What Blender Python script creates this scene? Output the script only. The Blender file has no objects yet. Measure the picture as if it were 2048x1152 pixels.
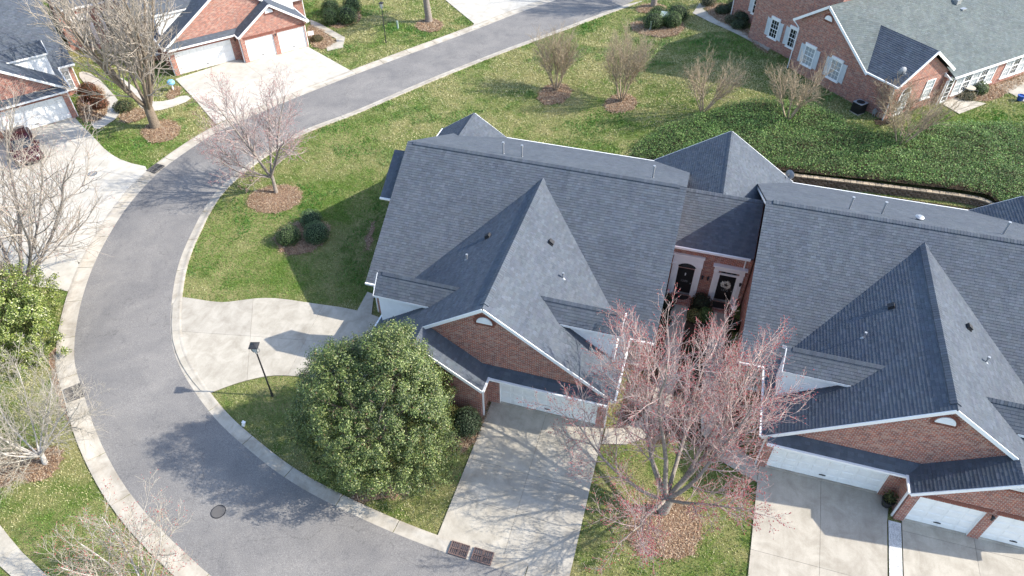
import bpy, bmesh, math, random
import numpy as np
from mathutils import Vector, Matrix

# ------------------------------------------------------------------ camera, sky, sun, exposure
scene = bpy.context.scene
CAM_H = 28.5
PITCH = math.radians(42.98)
HEAD = math.radians(16.67)
cam_data = bpy.data.cameras.new('camera')
cam_data.sensor_width = 36.0
cam_data.lens = 1410.0 / 2048.0 * 36.0
cam_data.clip_start = 0.5
cam_data.clip_end = 3000.0
cam_obj = bpy.data.objects.new('camera', cam_data)
scene.collection.objects.link(cam_obj)
cam_obj.location = (0.0, 0.0, CAM_H)
cam_obj.rotation_euler = (math.pi / 2 - PITCH, 0.0, HEAD)
scene.camera = cam_obj

SUN_EL = math.radians(37.7)
SUN_VEC = Vector((5.12, 1.13, 0)).normalized() * math.cos(SUN_EL) + Vector((0, 0, math.sin(SUN_EL)))
world = bpy.data.worlds.new('World')
scene.world = world
world.use_nodes = True
wn = world.node_tree.nodes
wl = world.node_tree.links
wn.clear()
w_out = wn.new('ShaderNodeOutputWorld')
w_bg = wn.new('ShaderNodeBackground')
w_sky = wn.new('ShaderNodeTexSky')
w_sky.sky_type = 'NISHITA'
w_sky.sun_disc = False
w_sky.sun_elevation = SUN_EL
w_sky.sun_rotation = math.atan2(SUN_VEC.x, SUN_VEC.y)
w_bg.inputs['Strength'].default_value = 0.15
wl.new(w_sky.outputs[0], w_bg.inputs[0])
wl.new(w_bg.outputs[0], w_out.inputs[0])
sun = bpy.data.lights.new('sun', 'SUN')
sun.energy = 2.95
sun.angle = math.radians(0.55)
sun.color = (1.0, 0.94, 0.83)
sun_obj = bpy.data.objects.new('sun', sun)
scene.collection.objects.link(sun_obj)
sun_obj.rotation_euler = SUN_VEC.to_track_quat('Z', 'Y').to_euler()
sun_obj.location = SUN_VEC * 80
vs = scene.view_settings
vs.view_transform = 'Standard'
vs.look = 'None'
vs.gamma = 1.0
vs.exposure = 1.36
vs.use_curve_mapping = False
scene.cycles.max_bounces = 6
scene.cycles.use_denoising = True
scene.cycles.denoiser = 'OPENIMAGEDENOISE'
scene.cycles.denoising_input_passes = 'RGB_ALBEDO_NORMAL'
scene.cycles.denoising_prefilter = 'ACCURATE'

# ------------------------------------------------------------------ measured ground outlines (metres)
G = {
 'road_in': [(-9.10,75.27),(-12.47,70.20),(-15.68,65.06),(-18.71,60.54),(-22.72,53.84),(-25.10,49.49),(-27.26,45.42),(-28.79,43.23),(-29.93,41.30),(-30.88,37.89),(-31.31,34.87),(-31.30,32.70),(-30.86,30.60),(-30.20,28.55),(-29.55,26.64),(-28.71,24.77),(-27.47,22.63),(-26.17,20.71),(-24.89,19.22),(-23.27,17.91),(-20.88,16.40),(-19.24,15.56),(-17.19,14.75),(-15.40,14.10),(-13.55,13.63),(-11.47,13.27),(-9.34,12.97),(-7.50,12.81),(-6.39,12.75),(-4.78,12.76),(-3.84,12.68)],
 'kerb_in': [(-8.66,74.49),(-12.00,69.42),(-15.24,64.48),(-18.22,59.90),(-22.16,53.21),(-24.58,49.01),(-26.71,44.91),(-28.12,42.95),(-29.07,41.40),(-30.17,38.17),(-30.77,35.04),(-30.87,32.83),(-30.35,30.58),(-29.70,28.53),(-28.98,26.55),(-28.16,24.93),(-27.02,22.99),(-25.70,21.01),(-24.51,19.75),(-22.92,18.37),(-20.43,16.76),(-18.61,15.97),(-16.80,15.36),(-14.57,14.65),(-13.78,14.39),(-11.41,13.85),(-9.12,13.60),(-7.34,13.52),(-4.74,13.32),(-2.87,13.22),(-1.84,13.19)],
 'road_out': [(-17.06,73.37),(-19.08,70.38),(-21.05,66.98),(-23.04,63.23),(-26.84,56.89),(-30.12,51.22),(-32.78,46.38),(-34.23,43.33),(-35.56,40.48),(-36.05,38.93),(-36.43,36.51),(-36.65,34.21),(-36.52,32.21),(-36.19,30.25),(-35.72,28.46),(-35.23,26.99),(-34.52,25.10),(-33.65,23.19),(-32.71,21.50),(-31.80,20.05),(-30.73,18.54),(-29.40,16.97),(-28.16,15.99),(-27.17,15.20),(-25.55,13.89),(-23.88,12.74),(-22.16,11.69),(-20.21,10.73),(-18.65,10.09),(-17.14,9.56),(-15.70,9.04)],
 'kerb_out': [(-17.81,73.73),(-19.81,70.71),(-21.73,67.30),(-23.65,63.78),(-27.48,57.47),(-30.80,51.62),(-33.52,46.70),(-35.01,43.69),(-36.45,40.93),(-36.91,39.21),(-37.35,36.82),(-37.38,34.00),(-37.44,32.06),(-37.10,30.16),(-36.61,28.42),(-36.16,26.98),(-35.45,25.13),(-34.71,23.40),(-33.64,21.67),(-32.64,20.22),(-31.76,18.91),(-30.61,17.43),(-29.38,16.15),(-27.44,14.66),(-25.82,13.38),(-24.23,12.32),(-22.44,11.34),(-20.69,10.41),(-18.96,9.66),(-17.48,9.18),(-16.39,8.84)],
 'drive_left': [(-27.15,23.12),(-26.32,23.06),(-25.23,23.13),(-24.34,23.30),(-23.60,23.70),(-22.60,24.22),(-21.46,24.52),(-19.60,24.68),(-17.18,24.93),(-15.28,24.87),(-13.95,22.60),(-13.20,20.30),(-16.67,19.71),(-17.96,19.50),(-18.96,19.20),(-19.81,18.67),(-20.50,18.11),(-21.16,17.47),(-22.46,18.15),(-23.91,19.17),(-25.29,20.57)],
 'drive_A': [(-7.33,20.78),(-7.34,13.52),(-4.74,13.32),(-2.87,13.22),(-1.45,13.14),(-1.61,20.99)],
 'drive_B': [(5.89,21.03),(5.28,13.68),(10.73,14.13),(11.29,19.99),(11.35,20.66)],
 'pebble': [(11.31,19.99),(10.82,14.35),(11.41,14.53),(11.76,19.93)],
 'drive_B2': [(11.82,20.00),(11.39,14.33),(17.29,14.46),(18.64,20.04)],
 'drive_D': [(-43.78,45.87),(-40.86,50.86),(-39.92,50.83),(-36.47,55.45),(-29.96,51.87),(-33.52,46.70),(-35.01,43.69),(-36.59,40.73),(-40.57,43.69)],
 'drive_E': [(-52.10,32.19),(-49.89,35.72),(-47.87,38.25),(-44.21,36.18),(-41.98,34.85),(-39.81,34.09),(-37.38,34.00),(-37.44,32.06),(-37.10,30.16),(-36.61,28.42),(-36.16,26.98),(-35.45,25.13),(-34.71,23.40),(-33.51,21.48),(-34.67,21.45),(-36.25,21.21),(-37.89,20.63),(-39.62,19.43),(-46.34,22.75)],
 'drive_far': [(-28.34,69.99),(-23.39,64.99),(-23.16,63.56),(-21.65,67.06),(-19.74,70.45),(-17.77,73.59),(-18.08,76.79),(-29.86,75.62),(-30.92,73.72)],
 'side_path': [(-16.81,26.48),(-16.35,26.40),(-15.65,24.47),(-16.70,24.91)],
 'walk_bl': [(-25.80,8.39),(-24.93,8.04),(-23.89,7.65),(-22.12,7.12),(-20.86,6.68),(-22.21,6.28),(-23.56,6.69),(-24.33,6.90),(-26.48,7.46),(-27.62,9.10)],
 'walk_E': [(-53.58,45.30),(-51.68,45.07),(-47.14,42.17),(-45.49,40.90),(-44.74,39.43),(-44.74,38.21),(-44.97,37.19),(-46.33,38.14),(-45.76,38.88),(-46.15,40.10),(-47.43,41.19),(-52.27,43.91)],
 'walk_D': [(-41.81,44.22),(-40.76,43.63),(-41.90,41.55),(-43.19,40.73),(-46.23,42.89),(-49.44,44.75),(-49.54,45.51),(-46.29,43.80),(-43.87,42.26),(-42.59,42.82)],
 'walk_D2': [(-39.44,61.21),(-38.01,60.61),(-34.15,58.34),(-33.33,56.28),(-34.36,55.18),(-34.95,56.02),(-34.46,57.19),(-34.87,57.89),(-38.63,59.92)],
 'walk_C': [(-2.46,74.18),(-0.89,75.04),(-1.14,73.98),(-1.99,72.76),(-0.47,69.76),(4.82,64.08),(4.43,63.12),(-0.97,69.19),(-2.84,71.71)],
 'walk_c1': [(0.65,31.27),(1.41,31.19),(1.24,28.71),(1.10,27.11),(0.87,24.86),(0.57,22.43),(-1.45,21.20),(-1.33,20.56),(0.83,21.51),(1.32,24.30),(0.65,28.53)],
 'walk_c2': [(2.71,31.36),(3.50,31.42),(3.53,29.40),(2.89,29.21)],
 'mulch_tree3': [(-28.75,32.54),(-28.81,33.44),(-28.30,34.22),(-27.45,34.80),(-26.34,34.94),(-25.45,34.45),(-25.11,33.63),(-25.17,32.72),(-25.76,31.90),(-26.66,31.51),(-27.71,31.66)],
 'mulch_bush3': [(-24.78,29.47),(-24.94,30.23),(-24.28,31.26),(-22.83,31.98),(-21.89,31.58),(-21.40,30.48),(-21.47,29.41),(-22.07,28.57),(-22.89,28.17),(-23.89,28.43)],
 'mulch_side': [(-19.43,32.43),(-19.28,33.04),(-18.61,31.05),(-18.38,29.83),(-18.81,30.21)],
 'mulch_A': [(-9.54,19.40),(-7.94,20.86),(-7.31,20.72),(-7.33,19.44),(-7.44,17.90),(-7.92,17.46),(-9.01,18.02)],
 'mulch_maple': [(0.43,15.64),(0.50,16.51),(0.96,17.53),(1.75,18.29),(2.87,18.23),(3.50,17.41),(3.50,16.32),(3.17,15.52),(2.37,15.17),(1.54,15.15),(0.90,15.19)],
 'mulch_mag': [(-11.94,13.80),(-11.36,14.63),(-10.12,15.19),(-9.13,15.16),(-9.63,14.62),(-10.44,14.25),(-11.25,13.88)],
 'mulch_bl': [(-29.43,11.17),(-28.07,11.58),(-26.96,12.26),(-26.12,12.45),(-25.64,12.01),(-25.43,11.37),(-25.44,10.76),(-26.15,10.47),(-26.79,10.55),(-27.05,9.93),(-27.93,9.40)],
 'mulch_bl2': [(-31.26,17.23),(-31.14,17.84),(-30.58,17.44),(-29.38,16.15),(-27.95,15.03),(-26.92,14.20),(-25.93,13.41),(-26.50,13.39),(-28.32,14.76),(-30.03,15.96)],
 'mulch_tl': [(-41.42,38.02),(-41.72,39.12),(-41.08,40.12),(-39.98,40.20),(-38.99,39.53),(-38.40,38.53),(-38.52,37.58),(-39.39,36.95),(-40.44,37.16)],
 'mulch_E': [(-50.42,41.19),(-50.29,44.02),(-47.24,41.25),(-46.02,39.89),(-45.65,38.75),(-46.15,38.03),(-47.20,38.04)],
 'mulch_E2': [(-44.62,39.06),(-44.82,41.10),(-42.80,40.85),(-42.60,39.66),(-43.33,38.79)],
 'mulch_D': [(-43.30,43.77),(-43.80,45.48),(-42.43,44.67),(-42.34,43.60),(-42.59,42.82)],
 'mulch_D2': [(-39.38,60.58),(-37.33,59.32),(-34.77,57.68),(-34.44,56.62),(-34.91,55.24),(-36.69,55.95)],
 'mulch_b4': [(-37.71,61.08),(-36.20,62.44),(-36.79,65.35),(-35.76,64.97),(-34.55,62.67),(-34.95,61.02),(-36.03,59.95)],
 'mulch_t2': [(-28.94,63.33),(-28.65,64.44),(-27.49,64.92),(-26.38,64.22),(-26.00,62.96),(-26.55,61.81),(-27.61,61.86),(-28.44,62.35)],
 'mulch_bush4': [(-8.61,69.05),(-8.16,69.87),(-6.24,70.17),(-3.82,69.93),(-3.21,68.24),(-3.45,66.72),(-4.72,65.92),(-6.42,66.48),(-7.76,67.41)],
 'mulch_t3': [(-8.61,73.25),(-8.13,74.41),(-6.89,74.73),(-5.78,73.97),(-5.60,73.00),(-6.29,72.25),(-7.52,72.13),(-8.35,72.61)],
 'mulch_cm1': [(-13.42,52.26),(-13.41,53.83),(-12.81,54.95),(-11.78,55.26),(-10.96,54.19),(-10.82,53.04),(-11.36,51.73),(-12.28,51.19),(-13.00,51.50)],
 'mulch_cm2': [(-7.79,52.24),(-7.74,53.47),(-6.90,54.54),(-5.95,54.31),(-5.23,53.16),(-5.24,51.98),(-5.91,51.24),(-6.89,51.17),(-7.49,51.52)],
 'mulch_C': [(-1.99,72.76),(-1.18,74.39),(0.55,73.55),(2.62,69.81),(2.66,64.61),(4.66,62.46),(4.20,63.58),(-0.45,69.52)],
 'mulch_Ck': [(12.37,53.02),(13.15,54.03),(13.82,53.61),(13.40,52.72),(12.68,52.38)],
 'mulch_court': [(0.37,31.85),(3.99,31.61),(3.93,28.34),(4.83,26.40),(4.44,24.56),(1.17,22.61),(0.06,26.80)],
 'mulch_pat': [(18.28,58.51),(22.36,62.45),(25.12,65.61),(25.79,64.86),(22.25,59.78),(21.16,58.62)],
 'patio_C': [(17.65,57.32),(18.67,58.71),(21.00,58.32),(18.74,55.94)],
 'patio_C2': [(22.20,61.50),(24.92,64.60),(27.21,66.23),(25.93,60.46),(23.89,59.43),(23.28,60.52)],
 'ivy_top': [(-4.42,45.46),(-4.13,46.61),(-3.43,47.99),(-2.14,49.37),(-0.09,50.75),(1.62,52.23),(3.23,53.28),(5.10,53.64),(7.15,53.84),(8.98,53.10),(10.73,51.68),(12.29,51.27),(13.86,51.84),(16.02,53.13),(18.56,54.26),(21.39,54.96),(24.41,55.12)],
}
P = {
 'tree_maple': (1.78,17.52),
 'tree_tl': (-40.83,38.98),
 'tree_pink': (-27.15,33.82),
 'tree_left': (-36.42,20.62),
 'tree_bl': (-26.19,11.48),
 'tree_bot': (-17.60,7.87),
 'cm1': (-12.24,53.90),
 'cm2': (-6.56,53.13),
 'cm3': (0.03,51.35),
 'cm4': (6.28,51.52),
 'cm5': (14.04,50.33),
 'cmk': (13.37,53.79),
 'mag': (-10.65,15.25),
 'greenL': (-32.76,16.78),
 'trunk1': (-27.84,64.17),
 'trunk2': (-6.95,74.03),
 'b1': (-23.38,29.10),
 'b2': (-22.31,30.05),
 'b3': (-23.45,31.23),
 'ba': (-7.76,18.82),
 'ba2': (-8.74,19.01),
 'b41': (-6.01,68.52),
 'b42': (-4.42,69.01),
 'b43': (-6.19,70.80),
 'b44': (-4.61,70.54),
 'bd1': (-36.89,61.20),
 'bd2': (-35.72,61.94),
 'bd3': (-38.05,64.01),
 'bd4': (-36.74,64.68),
 'lamp': (-18.14,18.07),
 'lamp2': (-29.93,58.43),
 'post1': (-30.13,61.72),
 'post2': (-6.38,67.80),
 'post3': (-18.53,16.02),
 'mh1': (-17.02,11.64),
 'mh2': (-41.00,32.11),
 'car': (-47.79,32.75),
 'ac': (11.59,53.72),
 'box': (-5.28,69.09),
 'meter': (12.49,53.76),
 'pot': (23.57,59.59),
 'planter': (11.24,20.35),
 'ball': (3.99,31.61),
 'gr1': (-27.66,15.05),
 'gr2': (-36.89,33.80),
 'g1a': (-6.65,13.35),
 'g1b': (-5.84,13.29),
 'g1c': (-5.84,12.78),
 'g1d': (-6.67,12.78),
 'g2a': (-5.67,13.31),
 'g2b': (-4.69,13.33),
 'g2c': (-4.78,12.78),
 'g2d': (-5.60,12.78),
 'sh1': (-1.60,73.78),
 'sh2': (-0.01,71.62),
 'sh3': (1.11,72.23),
 'sh4': (2.03,69.75),
 'sh5': (0.85,69.09),
 'sh6': (1.73,67.92),
 'cb1': (0.20,30.91),
 'cb2': (0.33,29.88),
 'cb3': (2.23,31.52),
 'cb4': (1.72,30.17),
 'cb5': (2.36,30.78),
 'cb6': (4.29,30.44),
 'eb1': (-50.23,42.61),
 'eb2': (-48.62,41.72),
 'eb3': (-47.22,40.81),
 'eb4': (-45.13,40.15),
 'sign': (-36.96,57.62),
 'bird': (-44.01,44.95),
 'drip': (-35.06,65.87),
}

# ------------------------------------------------------------------ helpers
COL = scene.collection
rng = random.Random(7)
nrg = np.random.default_rng(11)

def S(t):
    t = min(1.0, max(0.0, t))
    return t * t * (3 - 2 * t)

def gz(x, y):
    return 1.6 * S((x + 10) / 14) * S((y - 43) / 10)

def prop(o, label=None, cat=None, group=None, kind=None):
    if label: o['label'] = label
    if cat: o['category'] = cat
    if group: o['group'] = group
    if kind: o['kind'] = kind
    return o

def thing(name, label, cat, loc=(0, 0, 0), rz=0.0, group=None):
    o = bpy.data.objects.new(name, None)
    o.empty_display_size = 0.3
    COL.objects.link(o)
    o.location = loc
    o.rotation_euler = (0, 0, rz)
    return prop(o, label, cat, group)

def copy_tree(o, parent=None):
    c = o.copy()
    COL.objects.link(c)
    c.parent = parent
    for ch in list(o.children):
        copy_tree(ch, c)
    return c

def V(*a):
    return Vector(a if len(a) > 1 else a[0])

class MB:
    """collects vertices and faces for one mesh"""
    def __init__(self):
        self.v = []; self.f = []; self.c = []
    def add(self, vs, fs, col=None):
        b = len(self.v)
        self.v.extend([tuple(p) for p in vs])
        self.f.extend([tuple(i + b for i in f) for f in fs])
        if col is not None:
            self.c.extend([col] * len(vs))
    def box(self, x0, x1, y0, y1, z0, z1):
        x0, x1 = sorted((x0, x1)); y0, y1 = sorted((y0, y1)); z0, z1 = sorted((z0, z1))
        self.add([(x0, y0, z0), (x1, y0, z0), (x1, y1, z0), (x0, y1, z0), (x0, y0, z1), (x1, y0, z1), (x1, y1, z1), (x0, y1, z1)],
                 [(3, 2, 1, 0), (4, 5, 6, 7), (0, 1, 5, 4), (1, 2, 6, 5), (2, 3, 7, 6), (3, 0, 4, 7)])
        return self
    def beam(self, p0, p1, w, h, up=(0, 0, 1)):
        p0 = V(p0); p1 = V(p1)
        d = (p1 - p0).normalized()
        s = d.cross(V(up)).normalized() * (w / 2)
        u = s.cross(d).normalized() * (h / 2)
        q = []
        for p in (p0, p1):
            q += [p - s - u, p + s - u, p + s + u, p - s + u]
        self.add(q, [(3, 2, 1, 0), (4, 5, 6, 7), (0, 1, 5, 4), (1, 2, 6, 5), (2, 3, 7, 6), (3, 0, 4, 7)])
        return self
    def loft(self, rings, cap=True):
        n = len(rings[0])
        vs = [p for r in rings for p in r]
        fs = []
        for i in range(len(rings) - 1):
            for j in range(n):
                k = (j + 1) % n
                fs.append((i * n + j, i * n + k, (i + 1) * n + k, (i + 1) * n + j))
        if cap:
            fs.append(tuple(range(n - 1, -1, -1)))
            fs.append(tuple(range((len(rings) - 1) * n, len(rings) * n)))
        self.add(vs, fs)
        return self
    def tube(self, pts, rad, n=8, cap=True):
        pts = [V(p) for p in pts]
        if not isinstance(rad, (list, tuple)):
            rad = [rad] * len(pts)
        rings = []
        prev = None
        for i, p in enumerate(pts):
            d = (pts[min(i + 1, len(pts) - 1)] - pts[max(i - 1, 0)]).normalized()
            a = V(0, 0, 1) if abs(d.z) < 0.9 else V(1, 0, 0)
            if prev is not None:
                a = prev
            x = (a - d * a.dot(d)).normalized()
            prev = x
            y = d.cross(x)
            rings.append([p + (x * math.cos(t) + y * math.sin(t)) * rad[i] for t in [2 * math.pi * k / n for k in range(n)]])
        return self.loft(rings, cap)
    def cyl(self, c, r, h, n=16, r2=None):
        r2 = r if r2 is None else r2
        return self.tube([c, (c[0], c[1], c[2] + h)], [r, r2], n)
    def extrude(self, poly, vec):
        """closed prism from a planar polygon (list of 3-D points) along vec"""
        n = len(poly)
        a = [V(p) for p in poly]
        b = [p + V(vec) for p in a]
        self.add(a + b, [tuple(range(n - 1, -1, -1)), tuple(range(n, 2 * n))] + [(i, (i + 1) % n, n + (i + 1) % n, n + i) for i in range(n)])
        return self
    def mesh(self, name='mesh', smooth=False, fixnormals=True):
        me = bpy.data.meshes.new(name)
        me.from_pydata(self.v, [], self.f)
        if fixnormals:
            bm = bmesh.new(); bm.from_mesh(me)
            bmesh.ops.recalc_face_normals(bm, faces=bm.faces)
            bm.to_mesh(me); bm.free()
        if not self.c:
            face_uv(me)
        if self.c and len(self.c) == len(me.vertices):
            ca = me.color_attributes.new('Col', 'FLOAT_COLOR', 'POINT')
            arr = np.ones((len(self.c), 4), dtype=np.float32)
            arr[:, :3] = np.array(self.c, dtype=np.float32).reshape(len(self.c), -1)
            ca.data.foreach_set('color', arr.ravel())
        if smooth:
            me.polygons.foreach_set('use_smooth', [True] * len(me.polygons))
        return me
    def build(self, name, mat, parent=None, smooth=False, fixnormals=True):
        return link(name, self.mesh(name, smooth, fixnormals), mat, parent)

def link(name, me, mat, parent=None):
    if mat is not None and len(me.materials) == 0:
        me.materials.append(mat)
    o = bpy.data.objects.new(name, me)
    COL.objects.link(o)
    if parent is not None:
        o.parent = parent
    return o

def face_uv(me):
    """metre-true UVs: along the wall and up it"""
    if len(me.polygons) > 60000:
        return
    uv = me.uv_layers.new(name='UVMap')
    for p in me.polygons:
        n = p.normal
        if abs(n.z) > 0.95:
            t = V(1, 0, 0); b = V(0, 1, 0)
        else:
            t = V(0, 0, 1).cross(n).normalized()
            if abs(t.x) >= abs(t.y):
                t = t if t.x > 0 else -t
            else:
                t = t if t.y > 0 else -t
            b = n.cross(t)
            b = b if b.z > 0 else -b
        for li in p.loop_indices:
            co = me.vertices[me.loops[li].vertex_index].co
            uv.data[li].uv = (co.dot(t), co.dot(b))

def np_mesh(name, verts, faces, cols=None, smooth=False):
    """fast mesh from numpy arrays; faces is (M,3) or (M,4)"""
    me = bpy.data.meshes.new(name)
    nv = len(verts); nf, k = faces.shape
    me.vertices.add(nv)
    me.vertices.foreach_set('co', np.ascontiguousarray(verts, dtype=np.float32).ravel())
    me.loops.add(nf * k)
    me.loops.foreach_set('vertex_index', np.ascontiguousarray(faces, dtype=np.int32).ravel())
    me.polygons.add(nf)
    me.polygons.foreach_set('loop_start', np.arange(0, nf * k, k, dtype=np.int32))
    me.polygons.foreach_set('loop_total', np.full(nf, k, dtype=np.int32))
    if smooth:
        me.polygons.foreach_set('use_smooth', np.ones(nf, dtype=bool))
    me.update(calc_edges=True)
    if cols is not None:
        ca = me.color_attributes.new('Col', 'FLOAT_COLOR', 'POINT')
        a = np.ones((nv, 4), dtype=np.float32)
        a[:, :3] = cols
        ca.data.foreach_set('color', a.ravel())
    return me

def chaikin(pts, it=2, closed=True):
    p = [tuple(q) for q in pts]
    for _ in range(it):
        out = []
        n = len(p)
        if not closed:
            out.append(p[0])
        for i in range(n if closed else n - 1):
            a = p[i]; b = p[(i + 1) % n]
            out.append((a[0] * .75 + b[0] * .25, a[1] * .75 + b[1] * .25))
            out.append((a[0] * .25 + b[0] * .75, a[1] * .25 + b[1] * .75))
        if not closed:
            out.append(p[-1])
        p = out
    return p

def clip(poly, nx, ny, d):
    """keep the side nx*x+ny*y <= d"""
    out = []
    n = len(poly)
    for i in range(n):
        a = poly[i]; b = poly[(i + 1) % n]
        da = nx * a[0] + ny * a[1] - d; db = nx * b[0] + ny * b[1] - d
        if da <= 0:
            out.append(a)
        if (da < 0 < db) or (db < 0 < da):
            t = da / (da - db)
            out.append((a[0] + (b[0] - a[0]) * t, a[1] + (b[1] - a[1]) * t))
    return out

def inside(poly, x, y):
    r = False
    n = len(poly)
    j = n - 1
    for i in range(n):
        xi, yi = poly[i]; xj, yj = poly[j]
        if (yi > y) != (yj > y) and x < (xj - xi) * (y - yi) / (yj - yi) + xi:
            r = not r
        j = i
    return r

# ------------------------------------------------------------------ materials
def mat(name, base=(.5, .5, .5), rough=.7, metal=0.0, spec=None):
    m = bpy.data.materials.new(name)
    m.use_nodes = True
    b = m.node_tree.nodes['Principled BSDF']
    b.inputs['Base Color'].default_value = (*base, 1)
    b.inputs['Roughness'].default_value = rough
    b.inputs['Metallic'].default_value = metal
    if spec is not None:
        b.inputs['Specular IOR Level'].default_value = spec
    return m

class NT:
    def __init__(self, m):
        self.m = m; self.t = m.node_tree; self.b = self.t.nodes['Principled BSDF']
    def n(self, typ, **kw):
        nd = self.t.nodes.new(typ)
        for k, v in kw.items():
            if k.startswith('i_'):
                nd.inputs[k[2:].replace('_', ' ')].default_value = v
            else:
                setattr(nd, k, v)
        return nd
    def l(self, a, b):
        self.t.links.new(a, b)
    def coord(self, kind='Object', scale=None):
        c = self.n('ShaderNodeTexCoord')
        return c.outputs[kind]
    def noise(self, vec, scale, detail=4, rough=.6, dist=0):
        nd = self.n('ShaderNodeTexNoise')
        nd.inputs['Scale'].default_value = scale
        nd.inputs['Detail'].default_value = detail
        nd.inputs['Roughness'].default_value = rough
        nd.inputs['Distortion'].default_value = dist
        if vec is not None:
            self.l(vec, nd.inputs['Vector'])
        return nd.outputs['Fac']
    def ramp(self, fac, stops):
        r = self.n('ShaderNodeValToRGB')
        e = r.color_ramp.elements
        while len(e) < len(stops):
            e.new(.5)
        for i, (p, c) in enumerate(stops):
            e[i].position = p
            e[i].color = (*c, 1) if len(c) == 3 else c
        self.l(fac, r.inputs['Fac'])
        return r.outputs['Color']
    def mix(self, a, b, fac, typ='MIX'):
        x = self.n('ShaderNodeMix', data_type='RGBA', blend_type=typ)
        for sock, val in ((x.inputs['A'], a), (x.inputs['B'], b), (x.inputs['Factor'], fac)):
            if hasattr(val, 'links') or hasattr(val, 'is_linked'):
                self.l(val, sock)
            elif isinstance(val, tuple):
                sock.default_value = (*val, 1) if len(val) == 3 else val
            else:
                sock.default_value = val
        # the RGBA result socket
        return [s for s in x.outputs if s.type == 'RGBA'][0]
    def bump(self, h, strength=.3, dist=.02):
        b = self.n('ShaderNodeBump')
        b.inputs['Strength'].default_value = strength
        b.inputs['Distance'].default_value = dist
        self.l(h, b.inputs['Height'])
        self.l(b.outputs['Normal'], self.b.inputs['Normal'])
    def base(self, c):
        self.l(c, self.b.inputs['Base Color'])

def geo_pos(nt):
    g = nt.n('ShaderNodeNewGeometry')
    return g.outputs['Position']

def rgbmix(nt, a, b, fac, typ='MIX'):
    x = nt.n('ShaderNodeMix', data_type='RGBA', blend_type=typ)
    ins = [s for s in x.inputs if s.enabled]
    ca = [s for s in x.inputs if s.type == 'RGBA']
    fs = [s for s in x.inputs if s.type == 'VALUE'][0]
    for sock, val in ((ca[0], a), (ca[1], b), (fs, fac)):
        if isinstance(val, bpy.types.NodeSocket):
            nt.l(val, sock)
        elif isinstance(val, tuple):
            sock.default_value = (*val, 1)
        else:
            sock.default_value = val
    return [s for s in x.outputs if s.type == 'RGBA'][0]

M = {}
# grass: worn winter lawn, straw and green
m = mat('lawn', rough=.95, spec=.1); nt = NT(m); p = geo_pos(nt)
big = nt.noise(p, .16, 3, .55, .4)
mid = nt.noise(p, .9, 5, .65)
fin = nt.noise(p, 5, 5, .8)
vfin = nt.noise(p, 16, 6, .85)
green = nt.ramp(vfin, [(.32, (.030, .062, .012)), (.5, (.082, .135, .024)), (.68, (.17, .225, .055))])
straw = nt.ramp(vfin, [(.32, (.115, .11, .04)), (.5, (.235, .222, .092)), (.70, (.43, .385, .205))])
a = nt.n('ShaderNodeMath', operation='MULTIPLY_ADD'); nt.l(big, a.inputs[0]); a.inputs[1].default_value = 1.0; nt.l(mid, a.inputs[2])
a2 = nt.n('ShaderNodeMath', operation='MULTIPLY_ADD'); nt.l(fin, a2.inputs[0]); a2.inputs[1].default_value = .75; nt.l(a.outputs[0], a2.inputs[2])
f = nt.ramp(a2.outputs[0], [(1.13 / 2, (0, 0, 0)), (1.52 / 2, (1, 1, 1))])
h = nt.n('ShaderNodeMath', operation='MULTIPLY'); nt.l(a2.outputs[0], h.inputs[0]); h.inputs[1].default_value = .5
f = nt.ramp(h.outputs[0], [(.58, (0, 0, 0)), (.76, (1, 1, 1))])
nt.base(rgbmix(nt, green, straw, f)); nt.bump(vfin, .9, .06)
M['lawn'] = m

m = mat('asphalt', rough=.9, spec=.25); nt = NT(m); p = geo_pos(nt)
sp = nt.noise(p, 22, 6, .9); lg = nt.noise(p, .35, 4, .6, .6)
c = nt.ramp(sp, [(.30, (.098, .094, .091)), (.5, (.200, .193, .186)), (.70, (.36, .347, .33))])
t = nt.ramp(lg, [(.3, (.78, .78, .80)), (.7, (1.13, 1.11, 1.09))])
c = rgbmix(nt, c, t, 1.0, 'MULTIPLY')
vo = nt.n('ShaderNodeTexVoronoi', feature='DISTANCE_TO_EDGE'); vo.inputs['Scale'].default_value = .13
wob = nt.n('ShaderNodeVectorMath', operation='MULTIPLY_ADD'); nw = nt.n('ShaderNodeTexNoise'); nw.inputs['Scale'].default_value = .9; nw.inputs['Detail'].default_value = 6
nt.l(p, nw.inputs['Vector']); nt.l(nw.outputs['Color'], wob.inputs[0]); wob.inputs[1].default_value = (3, 3, 3); nt.l(p, wob.inputs[2]); nt.l(wob.outputs[0], vo.inputs['Vector'])
cr = nt.ramp(vo.outputs['Distance'], [(0, (.45, .45, .45)), (.0045, (1, 1, 1))])
st = nt.ramp(nt.noise(p, 1.7, 6, .75, 1.2), [(.30, (.82, .82, .83)), (.45, (1, 1, 1)), (.72, (1.05, 1.04, 1.02))])
c = rgbmix(nt, c, st, 1.0, 'MULTIPLY')
nt.base(rgbmix(nt, c, cr, .5, 'MULTIPLY')); nt.bump(sp, .25, .01)
M['asphalt'] = m

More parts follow.
